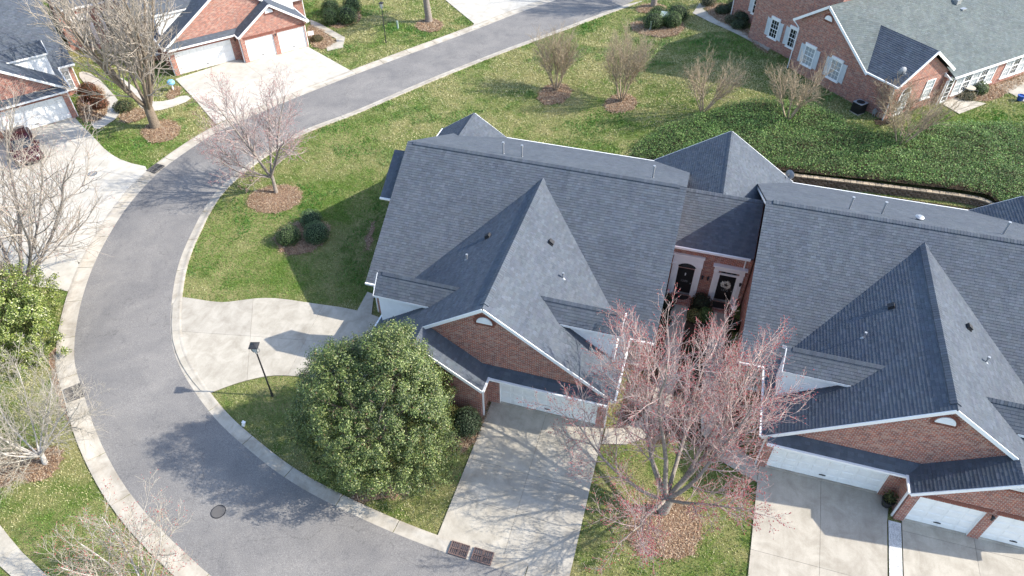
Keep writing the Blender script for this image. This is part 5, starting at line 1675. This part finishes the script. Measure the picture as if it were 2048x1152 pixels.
for i, (k, lab) in enumerate(cm_labels.items()):
    x, y = P[k]
    tan = i >= 2
    bare_tree('crape_myrtle', lab, (x, y, gz(x, y)), 70 + i, [((0, 0, -.1), (0, 0, 1), .25, .16, 0)] + tripod(.16, .1, 9 if not tan else 7, 24 if not tan else 31, 4.3 if i == 1 else (3.5 if tan else 3.7), .06, 80 + i), (lvc[:3] + [dict(lvc[3], n=(3, 4))] + lvc[4:]) if tan else lvc,
              ('bark_tan', 'twig_tan' if not tan else 'twig_tan'), None, 'crape myrtles behind the houses')
x, y = P['cmk']
bare_tree('bare_shrub', 'small bare shrub at the near corner of the red brick house', (x + .1, y - .7, gz(x, y)), 90, tripod(.1, .0, 7, 32, 2.6, .035, 91), lvc, ('bark_brown', 'twig_tan'), cat='shrub', wood_levels=2)

# ------------------------------------------------------------------ leafy trees and bushes
def leafy(name, label, loc, rx, ry, rz_, cz, nclump, per, palette_, weights, size, mt, seed, lump=.18, zmin=.1, cat='tree', group=None, trunk=(.18, 2.0), low=-.75, point=0.0):
    o = thing(name, label, cat, loc, 0, group)
    R = np.random.default_rng(seed)
    k = np.arange(nclump) + .5
    zz = low + (1 - low) * k / nclump
    th = k * 2.39996
    rr = np.sqrt(np.maximum(0, 1 - zz ** 2))
    d = np.column_stack([rr * np.cos(th), rr * np.sin(th), zz])
    d += R.normal(0, .06, d.shape); d /= np.linalg.norm(d, axis=1, keepdims=True)
    lum = 1 + lump * (np.sin(d[:, 0] * 4.1 + 1.3 * seed) * np.sin(d[:, 1] * 3.7 + seed) + .6 * np.sin(d[:, 2] * 6 + d[:, 0] * 5)) + R.uniform(-lump * .6, lump * .5, nclump)
    cen = d * np.array([rx, ry, rz_]) * lum[:, None] + np.array([0, 0, cz])
    # crowns narrow towards the leader
    up_ = np.clip((cen[:, 2] - cz) / rz_, 0, 1); cen[:, :2] *= (1 - point * up_ ** 1.3)[:, None]; cen[:, 2] += point * .5 * rz_ * up_ ** 3
    cr = min(rx, rz_) * math.sqrt(7.5 / nclump) * R.uniform(.8, 1.25, nclump)
    idx = np.repeat(np.arange(nclump), per)
    off = R.normal(size=(len(idx), 3)); off /= np.linalg.norm(off, axis=1, keepdims=True)
    off *= (R.random(len(idx)) ** .5)[:, None] * cr[idx][:, None]
    pos = cen[idx] * R.uniform(.93, 1.0, len(idx))[:, None] ** 1 + off * np.array([1, 1, .75])
    nr = d[idx] * .7 + off / cr[idx][:, None] * .8 + np.array([0, 0, .45]) + R.normal(0, .45, (len(idx), 3))
    col = palette(len(idx), palette_, weights)
    # each sprig has its own tone of green
    col *= R.uniform(.78, 1.2, nclump)[idx][:, None].astype(np.float32)
    if nclump > 300:  # darker inner leaves added to fill the crown and thicken its shadow
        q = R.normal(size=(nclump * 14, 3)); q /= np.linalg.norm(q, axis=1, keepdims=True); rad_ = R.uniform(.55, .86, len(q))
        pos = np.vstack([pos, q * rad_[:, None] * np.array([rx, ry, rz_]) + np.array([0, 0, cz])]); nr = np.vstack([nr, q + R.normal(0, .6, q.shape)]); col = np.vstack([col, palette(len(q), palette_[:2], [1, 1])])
    keep = pos[:, 2] > zmin
    pos, nr, col = pos[keep], nr[keep], col[keep]
    v, f, c = leaf_cloud(pos, nr, R.uniform(size * .7, size * 1.3, len(pos)), col, .5)
    cro = link('crown', np_mesh('crown', v, f, c), M[mt], o)
    lv_ = [dict(seg=5, wob=.03, trop=.1, taper=.35, n=(10, 14), t0=.12, ang=55, ratio=.6, drop=.4, rr=.4), dict(seg=4, wob=.12, trop=.08, taper=.4, n=(4, 5), t0=.3, ang=40, ratio=.5, drop=.2, rr=.5), dict(seg=3, wob=.1, trop=.05, taper=.5, n=(0, 0), t0=0, ang=30, ratio=.5, drop=0)]
    ch = grow(seed, [((0, 0, -.05), (0, 0, 1), (cz + rz_ * .55), trunk[0])], lv_)
    for c_ in ch:
        for q in range(len(c_[1])):
            w_ = c_[1][q] - np.array([0, 0, cz]); e_ = math.sqrt((w_[0] / rx) ** 2 + (w_[1] / ry) ** 2 + (max(0, w_[2]) / rz_) ** 2)
            if e_ > .85: c_[1][q] = np.array([0, 0, cz]) + w_ * (.85 / e_)
    link('trunk', chain_mesh('trunk', ch, 5), M['bark_brown'], o)
    return o
GREEN_MAG = [(.046, .078, .024), (.098, .142, .038), (.18, .225, .066), (.29, .325, .12), (.40, .42, .21), (.20, .13, .07)]
leafy('magnolia_tree', 'dense rounded evergreen magnolia in front of the near house', (-11.15, 16.75, 0), 3.36, 3.3, 3.6, 3.4, 1000, 125, GREEN_MAG, [4, 5.5, 4, 1.6, .35, .3], .09, 'leaf_gloss', 3, .20, trunk=(.25, 3), point=.22)
GREEN_L = [(.065, .10, .018), (.13, .18, .035), (.23, .28, .06), (.38, .40, .14), (.58, .57, .38)]
leafy('evergreen_tree', 'bright yellow-green leafy tree at the left edge by the kerb', (-33.9, 17.0, 0), 3.1, 2.8, 2.2, 2.0, 480, 80, GREEN_L, [3, 5, 4, 2, .6], .115, 'leaf_gloss', 8, .26, trunk=(.16, 2))

def bush(label, loc, r, h, pal=None, wts=None, seed=1, group=None, size=.075, n=1700, name='round_bush'):
    o = thing(name, label, 'bush', loc, 0, group)
    R = np.random.default_rng(seed)
    k = np.arange(n) + .5
    zz = -.72 + 1.72 * k / n
    th = k * 2.39996; rr = np.sqrt(np.maximum(0, 1 - zz ** 2))
    d = np.column_stack([rr * np.cos(th), rr * np.sin(th), zz]) + R.normal(0, .03, (n, 3))
    lum = 1 + .05 * np.sin(d[:, 0] * 5 + seed) * np.sin(d[:, 1] * 6 + 2 * seed) + R.uniform(-.13, .05, n)
    pos = d * lum[:, None] * np.array([r, r, h / 1.72]) + np.array([0, 0, h * .72 / 1.72])
    pos = np.maximum(pos, np.array([-99, -99, .03]))
    pal = pal or [(.04, .075, .022), (.07, .125, .036), (.11, .17, .055), (.19, .25, .11)]
    col = palette(n, pal, wts or [3, 4, 3, 1.2])
    nr = d + R.normal(0, .5, (n, 3)) + np.array([0, 0, .3])
    v, f, c = leaf_cloud(pos, nr, R.uniform(size * .7, size * 1.35, n), col, .6)
    link('foliage', np_mesh('foliage', v, f, c), M['leaf'], o)
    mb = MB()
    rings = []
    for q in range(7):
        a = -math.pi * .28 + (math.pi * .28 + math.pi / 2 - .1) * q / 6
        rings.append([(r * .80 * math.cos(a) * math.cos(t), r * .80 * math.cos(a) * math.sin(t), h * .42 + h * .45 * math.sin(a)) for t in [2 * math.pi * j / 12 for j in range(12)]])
    mb.loft(rings); mb.build('dark_core', mat_inner, o, smooth=True)  # solid near-black core; the shade between leaves is put into its colour
    mb = MB()
    for q in range(4): mb.tube([(0, 0, -.03), (r * .3 * math.cos(q * 1.6), r * .3 * math.sin(q * 1.6), h * .4)], [.03, .015], 5)
    mb.build('stem', M['bark_brown'], o)
    return o
mat_inner = mat('inner_shade', (.012, .018, .008), .95)
g3 = 'clipped bushes on the side lawn'
bush('left of the three clipped bushes on the side lawn', (-23.6, 29.4, .02), .76, 1.15, seed=1, group=g3, n=2200)
bush('right of the three clipped bushes on the side lawn', (-22.0, 30.1, .02), .80, 1.25, [(.045, .09, .036), (.08, .14, .055), (.12, .19, .08), (.2, .27, .14)], seed=2, group=g3, n=2200)
bush('rear of the three clipped bushes on the side lawn', (-23.1, 31.4, .02), .70, 1.05, [(.045, .09, .036), (.08, .14, .055), (.12, .19, .08), (.2, .27, .14)], seed=3, group=g3)
bush('round clipped bush between magnolia and garage wall', (-7.95, 18.95, .02), .70, 1.45, [(.03, .05, .02), (.05, .085, .035), (.09, .13, .06), (.2, .24, .14)], seed=4, n=2200)
bush('yellowish bush half hidden behind the magnolia', (-8.95, 19.1, .02), .62, 1.1, [(.12, .11, .03), (.2, .18, .05), (.1, .12, .03)], [1, 1, 1], seed=5)
gt_ = 'bushes round the utility box at the top'
for (x, y, r, h, sd, lab) in ((-6.15, 68.6, 1.1, 1.5, 6, 'front left bush of four round the utility box'), (-4.45, 68.7, .85, 1.4, 7, 'front right bush of four round the utility box'), (-6.1, 70.8, .9, 1.2, 8, 'rear left bush of four round the utility box'), (-4.2, 70.3, 1.15, 1.6, 9, 'rear right bush of four round the utility box')):
    bush(lab, (x, y, gz(x, y)), r, h, seed=sd, group=gt_, size=.1)
gd_ = 'bushes near the far lamp post'
for (x, y, r, h, sd, lab) in ((-37.0, 61.0, .85, 1.5, 10, 'front left bush of four near the far lamp post'), (-35.4, 61.6, 1.0, 1.75, 11, 'front right bush of four near the far lamp post'), (-38.2, 63.4, .9, 1.4, 12, 'rear left bush of four near the far lamp post'), (-36.3, 64.4, .95, 1.5, 13, 'rear right bush of four near the far lamp post')):
    bush(lab, (x, y, 0), r, h, seed=sd, group=gd_, size=.1)
gc_ = 'shrubs along the red brick house'
for (k, r, h, lab) in (('sh1', .8, 1.0, 'twiggy shrub at the far end of the top shrub bed'), ('sh2', .75, .75, 'low dark shrub nearest the bend of the top path'), ('sh3', 1.0, .95, 'wide dark green shrub in the middle of the top bed'), ('sh4', 1.0, .9, 'dark shrub below the far shuttered window'), ('sh5', .55, .7, 'small pale shrub at the edge of the top path'), ('sh6', .8, .8, 'shrub at the near end of the top bed')):
    x, y = P[k]
    bush(lab, (x, y, gz(x, y)), r, h, [(.03, .05, .02), (.05, .08, .03), (.09, .11, .05)] if k not in ('sh1', 'sh5') else [(.13, .12, .07), (.19, .17, .10), (.09, .10, .05)], [1, 1, 1], seed=20 + int(k[2]), group=gc_, n=1000, size=.1)
ge_ = 'small shrubs of the entrance court'
for (x, y, r, h, lab, yel) in ((.15, 30.3, .5, .85, 'dark shrub left of the arched door path', 0), (.12, 28.9, .5, .8, 'dark shrub further down the left court wall', 0), (2.1, 30.8, .62, .9, 'dark green shrub between the two front doors', 0), (1.85, 29.75, .45, .6, 'yellow-green round shrub between the court paths', 1), (2.4, 29.95, .42, .75, 'bright green shrub beside the right court path', 2), (3.95, 29.6, .4, .7, 'dark shrub right of the wreath door path', 0), (2.05, 27.5, .6, .8, 'low dark shrub in the middle of the entrance court', 0), (.1, 26.4, .5, .8, 'dark shrub at the open end of the left court wall', 0)):
    pal = [[(.014, .025, .010), (.025, .04, .016), (.04, .06, .025)], [(.16, .17, .05), (.24, .24, .09), (.10, .13, .04)], [(.05, .11, .02), (.09, .17, .04), (.16, .24, .08)]][yel]
    bush(lab, (x, y, .03), r, h, pal, [1, 1, 1], seed=40 + int(x * 10), group=ge_, n=900)
gf_ = 'russet shrubs by the far left garage'
for (x, y, r, h, lab) in ((-50.0, 42.3, .65, .8, 'russet shrub furthest along the far left bed'), (-48.6, 41.3, .75, .85, 'russet shrub in the middle of the far left bed'), (-47.2, 40.4, .65, .75, 'russet shrub at the near end of the far left bed')):
    bush(lab, (x, y, .02), r, h, [(.13, .045, .02), (.2, .075, .035), (.09, .04, .02)], [1, 1, 1], seed=60 + int(-x), group=gf_, n=900, size=.1)
bush('small green shrub by the end of the white path', (-45.0, 40.6, .02), .8, .8, [(.05, .07, .02), (.09, .11, .04), (.13, .11, .05)], [1, 1, 1], seed=70, n=900, size=.1)
bush('dark shrub behind the wire garden chair', (20.6, 60.2, ZC), .75, .9, seed=71, n=1000, size=.1)
bush('scruffy tan shrub below the sunroom windows', (19.6, 58.9, ZC), .7, .6, [(.16, .13, .08), (.22, .19, .11), (.1, .1, .05)], [1, 1, 1], seed=72, n=700, size=.1)
bush('low shrub in the brown bed right of the three garage doors', (-36.4, 57.0, .02), .6, .45, [(.1, .07, .03), (.12, .11, .04)], [1, 1], seed=73, n=600, size=.1)

# ------------------------------------------------------------------ street furniture
def lamp(label, loc, rz, h, head=.26):
    o = thing('street_lamp', label, 'lamp post', loc, rz, 'black lamp posts')
    mb = MB(); mb.cyl((0, 0, -.1), .07, .4, 10, .055); mb.tube([(0, 0, .28), (0, 0, h - .55)], [.045, .036], 10); mb.build('pole', M['iron'], o)
    mb = MB(); mb.cyl((0, 0, h - .62), .06, .08, 10)
    for a in (0, math.pi):
        mb.tube([(0, 0, h - .58), (math.cos(a) * .13, 0, h - .55), (math.cos(a) * .2, 0, h - .44), (math.cos(a) * .19, 0, h - .30)], .016, 6)
    mb.build('yoke', M['lead'], o)
    mb = MB(); q = lambda r, z: [(r, r, z), (-r, r, z), (-r, -r, z), (r, -r, z)]
    mb.loft([q(head * .38, h - .48), q(head * .66, h - .12)]); mb.build('lantern_glass', M['lamp_glass'], o)
    mb = MB()
    for sx in (-1, 1):
        for sy in (-1, 1): mb.tube([(sx * head * .39, sy * head * .39, h - .49), (sx * head * .67, sy * head * .67, h - .11)], .012, 5)
    mb.build('lantern_frame', M['iron'], o)
    mb = MB(); mb.loft([q(head, h - .12), q(head, h - .09), q(head * .55, h - .03), q(head * .12, h)]); mb.cyl((0, 0, h), .03, .06, 8); mb.build('lid', M['iron'], o)
lamp('black lamp post on the grass tip beside the near driveway', (-18.14, 18.07, 0), .3, 3.9, .22)
lamp('black lamp post on the far lawn across the road', (*P['lamp2'], 0), .2, 3.85, .19)
def marker(label, loc, h, mt, tilt=0):
    o = thing('marker_post', label, 'marker post', loc)
    mb = MB(); mb.box(-.07, .07, -.05, .05, -.05, h); mb.build('post', mt, o)
    mb = MB(); mb.box(-.085, .085, -.065, .065, h, h + .04); mb.build('cap', mt, o)
    o.rotation_euler = (0, tilt, 0)
M['pale_green'] = painted('pale_green', (.42, .50, .44))
marker('pale marker post beside the far trunk', (*P['post1'], 0), .75, M['pale_green'])
marker('pale marker post in front of the utility box bushes', (*P['post2'], gz(*P['post2'])), .85, M['pale_green'])
marker('small white marker in the grass below the magnolia', (*P['post3'], 0), .35, M['white'], .3)
ub = thing('utility_box', 'green utility box hidden among the four top bushes', 'utility box', (-5.2, 69.5, gz(-5.2, 69.5)))
mb = MB(); mb.box(-.5, .5, -.45, .45, 0, .8); mb.build('cabinet', M['green_box'], ub)
mb = MB(); mb.add([(-.54, -.5, .8), (.54, -.5, .8), (.54, .5, .92), (-.54, .5, .92), (-.54, -.5, .86), (.54, -.5, .86), (.54, .5, .98), (-.54, .5, .98)], [(3, 2, 1, 0), (4, 5, 6, 7), (0, 1, 5, 4), (1, 2, 6, 5), (2, 3, 7, 6), (3, 0, 4, 7)]); mb.build('lid', M['pale_green'], ub)
sg = thing('garden_sign', 'small white sign in the bed right of the garage doors', 'sign', (-37.2, 57.4, .03), math.radians(40))
mb = MB(); mb.box(-.28, .28, -.015, .015, .25, .65); mb.build('board', M['white'], sg)
mb = MB(); mb.box(-.02, .02, .015, .05, -.05, .6); mb.build('stake', M['white'], sg)
gl = thing('garden_globe', 'white garden globe by the right front door', 'globe', (3.85, 30.75, .03))
mb = MB(); mb.cyl((0, 0, 0), .12, .35, 12, .07); mb.build('pedestal', M['concrete'], gl)
mb = MB(); rings = [[(.17 * math.cos(a) * math.cos(t), .17 * math.cos(a) * math.sin(t), .5 + .17 * math.sin(a)) for t in [2 * math.pi * j / 16 for j in range(16)]] for a in [-1.45 + 2.9 * k / 10 for k in range(11)]]
mb.loft(rings); mb.build('ball', M['white'], gl, smooth=True)
gl = thing('garden_ornament', 'light blue garden ornament beside the far double garage', 'ornament', (-43.3, 44.6, .03))
mb = MB(); mb.cyl((0, 0, 0), .06, .5, 10); mb.build('pedestal', M['white'], gl)
mb = MB(); rings = [[(.32 * math.cos(a) * math.cos(t), .32 * math.cos(a) * math.sin(t), .7 + .25 * math.sin(a)) for t in [2 * math.pi * j / 14 for j in range(14)]] for a in [-1.4 + 2.8 * k / 8 for k in range(9)]]
mb.loft(rings); mb.build('ball', mat('light_blue', (.20, .48, .68), .4), gl, smooth=True)
pt = pot('plant_pot', 'dark planter by the garage pier at the right', (11.22, 20.45, .075), .26, .42, M['iron'])
v, f, c = leaf_cloud(np.column_stack([nrg.normal(0, .14, 140), nrg.normal(0, .14, 140), nrg.uniform(.4, .85, 140)]), nrg.normal(0, 1, (140, 3)) + np.array([0, 0, 1]), nrg.uniform(.1, .2, 140), palette(140, [(.08, .1, .03), (.16, .16, .06), (.04, .06, .02)], [1, 1, 1]), .4)
prop(link('plant', np_mesh('plant', v, f, c), M['leaf'], pt), kind='stuff')

# ------------------------------------------------------------------ parked car
car = thing('parked_car', 'dark maroon car parked on the white driveway at the left edge', 'car', (-47.6, 33.0, .075), math.radians(-36))
def section(x, hw, z0, z1, rnd=.12, n=4):
    pts = []
    for (cy, cz, a0) in ((hw - rnd, z1 - rnd, 0), (-(hw - rnd), z1 - rnd, 90), (-(hw - rnd * .6), z0 + rnd * .6, 180), (hw - rnd * .6, z0 + rnd * .6, 270)):
        rr = rnd if a0 < 180 else rnd * .6
        for k in range(n):
            a = math.radians(a0 + 90 * k / (n - 1)); pts.append((x, cy + rr * math.cos(a), cz + rr * math.sin(a)))
    return pts
mb = MB()
mb.loft([section(x, hw, z0, z1, r) for x, hw, z0, z1, r in ((-2.32, .70, .42, .78, .10), (-2.22, .84, .30, .92, .14), (-1.9, .90, .24, 1.0, .14), (-1.2, .92, .22, 1.02, .12), (0, .92, .22, .99, .12), (.9, .92, .22, .98, .12), (1.4, .91, .23, .94, .14), (1.95, .87, .26, .84, .16), (2.25, .78, .32, .72, .16), (2.34, .64, .40, .62, .10))])
mb.build('body', M['maroon'], car, smooth=True)
mb = MB(); mb.loft([section(x, hw, .93, z1, r) for x, hw, z1, r in ((-2.0, .70, .99, .03), (-1.55, .70, 1.36, .12), (-1.0, .69, 1.46, .14), (.05, .69, 1.46, .14), (.45, .69, 1.33, .12), (1.15, .74, .99, .03))]); mb.build('windows', M['glass'], car, smooth=True)
mb = MB(); mb.loft([section(x, hw, z1 - .06, z1, .03) for x, hw, z1 in ((-1.5, .60, 1.40), (-1.0, .62, 1.485), (.0, .62, 1.485), (.35, .58, 1.41))]); mb.build('roof', M['maroon'], car, smooth=True)
for sy in (-1, 1):
    for q in ([(-2.0, sy * .68, .98), (-1.5, sy * .62, 1.40), (-1.0, sy * .61, 1.475)], [(1.12, sy * .70, .98), (.4, sy * .62, 1.38), (0, sy * .61, 1.475)], [(-.35, sy * .70, .98), (-.4, sy * .62, 1.45)]):
        MB().tube(q, .037, 6).build('pillar', M['maroon'], car)
for sx in (-1.42, 1.42):
    for sy in (-1, 1):
        mb = MB(); mb.tube([(sx, sy * .72, .33), (sx, sy * .94, .33)], .33, 20); wh = mb.build('wheel', M['tyre'], car)
        mb = MB(); mb.tube([(sx, sy * .93, .33), (sx, sy * .95, .33)], .21, 16)
        for k in range(5): mb.beam((sx, sy * .955, .33), (sx + .19 * math.cos(k * 1.257), sy * .955, .33 + .19 * math.sin(k * 1.257)), .04, .02, (0, 1, 0))
        mb.build('rim', M['grey_metal'], wh)
for sy in (-1, 1):
    mb = MB(); mb.loft([section(2.12, .13, .60, .76, .04), section(2.30, .10, .58, .70, .04)]); hl = mb.build('headlight', M['lamp_glass'], car); hl.location = (0, sy * .60, 0)
    mb = MB(); mb.loft([section(-2.30, .13, .66, .84, .04), section(-2.14, .13, .66, .86, .04)]); hl = mb.build('tail_light', M['tail'], car); hl.location = (0, sy * .66, 0)
    mb = MB(); mb.box(.95, 1.12, sy * .92, sy * 1.08, .98, 1.1); mb.build('wing_mirror', M['maroon'], car)
mb = MB(); mb.box(-2.36, -2.32, -.26, .26, .52, .64); mb.build('number_plate', M['white'], car)

# ------------------------------------------------------------------ grass blades on the lawns, straw on the beds
def in_poly(poly, x, y):
    r = np.zeros(len(x), dtype=bool)
    px = np.array([q[0] for q in poly]); py = np.array([q[1] for q in poly])
    m = (x > px.min()) & (x < px.max()) & (y > py.min()) & (y < py.max())
    xs, ys = x[m], y[m]
    q = np.zeros(len(xs), dtype=bool)
    j = len(px) - 1
    for i in range(len(px)):
        c = (py[i] > ys) != (py[j] > ys)
        with np.errstate(divide='ignore', invalid='ignore'):
            t = (px[j] - px[i]) * (ys - py[i]) / (py[j] - py[i]) + px[i]
        q ^= c & (xs < t); j = i
    r[m] = q
    return r
def offset(Pts, width, sign):
    out = []
    for i in range(0, len(Pts), 2):
        d = (Pts[min(i + 2, len(Pts) - 1)] - Pts[max(i - 2, 0)]).normalized()
        out.append((Pts[i].x - d.y * sign * width, Pts[i].y + d.x * sign * width))
    return out
road_poly = offset(A_, .56, 1) + offset(B_, .86, -1)[::-1]
hard = [road_poly, ivy_poly] + [G[k] for k in G if k.startswith(('drive', 'walk', 'patio', 'side_path'))]
houses_fp = []
def fp(o, pts):
    a = o.rotation_euler.z
    return [(o.location.x + u * math.cos(a) - v * math.sin(a), o.location.y + u * math.sin(a) + v * math.cos(a)) for u, v in pts]
for o, s_ in ((house_A, -1), (house_B, 1), (house_D, 1), (house_E, -1)):
    houses_fp.append(fp(o, [(s_ * (u - 9.5), y - 30) for u, y in ((3.6, 20.9), (9.5, 20.9), (9.5, 19.9), (15.5, 19.9), (15.5, 25.1), (17.4, 25.1), (17.4, 40.7), (2.3, 40.7), (2.3, 25.1), (3.6, 25.1))]))
houses_fp.append(fp(hc, [(-16, 1.3), (-9.7, 1.3), (-9.7, 0), (0, 0), (0, 5.6), (.3, 5.6), (.3, 30), (-16, 30)]))
hard += houses_fp
# visible lawn area in front of the camera
view = [(-17, 5.0), (-27, 4.5), (-80, 54), (-76, 72), (40, 92), (40, 50), (28, 13.5), (10, 12.5)]
def scatter(n, box):
    x = nrg.uniform(box[0], box[1], n); y = nrg.uniform(box[2], box[3], n)
    return x, y
x, y = scatter(2450000, (-78, 40, 4, 92))
dist = np.hypot(x, y)
keep = in_poly(view, x, y) & (nrg.random(len(x)) < np.clip(1.25 - dist / 85, .35, 1))
x, y = x[keep], y[keep]
for pl in hard:
    k = ~in_poly(pl, x, y); x, y = x[k], y[k]
bedmask = np.zeros(len(x), dtype=bool)
jx, jy = nrg.normal(0, .10, len(x)), nrg.normal(0, .10, len(x))
for key, pl in BEDS:
    bedmask |= in_poly(pl, x + jx, y + jy)
x, y = x[~bedmask], y[~bedmask]
n = len(x)
dry = .45 * vnoise(x, y, 7.0, 21) + .35 * vnoise(x, y, 2.2, 22) + .20 * vnoise(x, y, .7, 23)
lush = vnoise(x, y, 3.1, 24) * .6 + vnoise(x, y, .9, 25) * .4
dry += .16 * np.exp(-((x + 17) / 17) ** 2 - ((y - 50) / 11) ** 2) + .14 * np.exp(-((x - 12) / 14) ** 2 - ((y - 57) / 6) ** 2) + .02 - .16 * np.exp(-((x + 15) / 5) ** 2 - ((y - 16.5) / 4) ** 2) - .09 * np.exp(-((x + 25) / 5) ** 2 - ((y - 27) / 7) ** 2) - .12 * np.exp(-((x + 8.5) / 2.5) ** 2 - ((y - 16) / 3) ** 2)
dry = np.clip((dry - .40) / .20 + nrg.normal(0, .12, n), 0, 1)
gr_ = np.array([(.072, .150, .024), (.115, .205, .034), (.17, .255, .055)])[nrg.integers(0, 3, n)]
st_ = np.array([(.27, .255, .105), (.36, .34, .165), (.45, .42, .235)])[nrg.integers(0, 3, n)]
deep = np.clip((lush - .58) / .10, 0, 1)[:, None]
gr_ = gr_ * (1 - deep) + gr_ * np.array([.52, .82, .55]) * deep
dry = dry * (1 - .75 * deep[:, 0])
col = (gr_ * (1 - dry[:, None]) + st_ * dry[:, None]) * nrg.uniform(1.03, 1.4, (n, 1))
h = nrg.uniform(.035, .085, n) * (1 + .5 * deep[:, 0]); w = nrg.uniform(.012, .028, n) * (1 + dist[:1].mean() * 0)
w *= np.clip(np.hypot(x, y) / 30, 1, 2.2); h *= np.clip(np.hypot(x, y) / 45, 1, 1.4)
a = nrg.uniform(0, 6.283, n); l_ = nrg.uniform(.3, 1.3, n) * h; la = nrg.uniform(0, 6.283, n)
xg = np.clip((x + 10) / 14, 0, 1); yg = np.clip((y - 43) / 10, 0, 1)
z = 1.6 * xg * xg * (3 - 2 * xg) * yg * yg * (3 - 2 * yg) + .004
v = np.empty((n, 3, 3), dtype=np.float32)
v[:, 0] = np.column_stack([x - w * np.cos(a), y - w * np.sin(a), z]); v[:, 1] = np.column_stack([x + w * np.cos(a), y + w * np.sin(a), z])
v[:, 2] = np.column_stack([x + l_ * np.cos(la), y + l_ * np.sin(la), z + h])
gob = link('grass', np_mesh('grass', v.reshape(-1, 3), np.arange(n * 3, dtype=np.int32).reshape(-1, 3), np.repeat(col, 3, axis=0)), M['leaf'])
prop(gob, 'short green and straw-coloured grass of the lawns', 'grass', kind='stuff')
print('grass blades', n)
# pine needles lying on the beds and straying past their edges
X = []; Y = []
for key, pl in BEDS:
    if key in ('mulch_court', 'mulch_Ck'): continue
    ar = area(pl); m_ = int(ar * (620 if ar < 40 else 300))
    xs = [q[0] for q in pl]; ys = [q[1] for q in pl]
    bx_, by_ = nrg.uniform(min(xs), max(xs), m_ * 2), nrg.uniform(min(ys), max(ys), m_ * 2)
    k = in_poly(pl, bx_, by_); X.append(bx_[k] + nrg.normal(0, .10, k.sum())); Y.append(by_[k] + nrg.normal(0, .10, k.sum()))
x = np.concatenate(X); y = np.concatenate(Y)
for pl in [road_poly] + houses_fp:
    k = ~in_poly(pl, x, y); x, y = x[k], y[k]
n = len(x)
xg = np.clip((x + 10) / 14, 0, 1); yg = np.clip((y - 43) / 10, 0, 1)
z = 1.6 * xg * xg * (3 - 2 * xg) * yg * yg * (3 - 2 * yg) + nrg.uniform(.03, .12, n)
pos = np.column_stack([x, y, z]); nr = np.column_stack([nrg.normal(0, .5, n), nrg.normal(0, .5, n), np.ones(n)])
vv, ff, cc = leaf_cloud(pos, nr, nrg.uniform(.06, .15, n) * np.clip(np.hypot(x, y) / 40, 1, 1.6), palette(n, [(.22, .12, .066), (.40, .26, .155), (.52, .38, .25), (.60, .49, .36)], [2, 3, 3, 2], .25), .22, .05)
prop(link('pine_straw', np_mesh('pine_straw', vv, ff, cc), M['leaf']), 'loose brown pine straw lying on the planting beds', 'pine straw', kind='stuff')
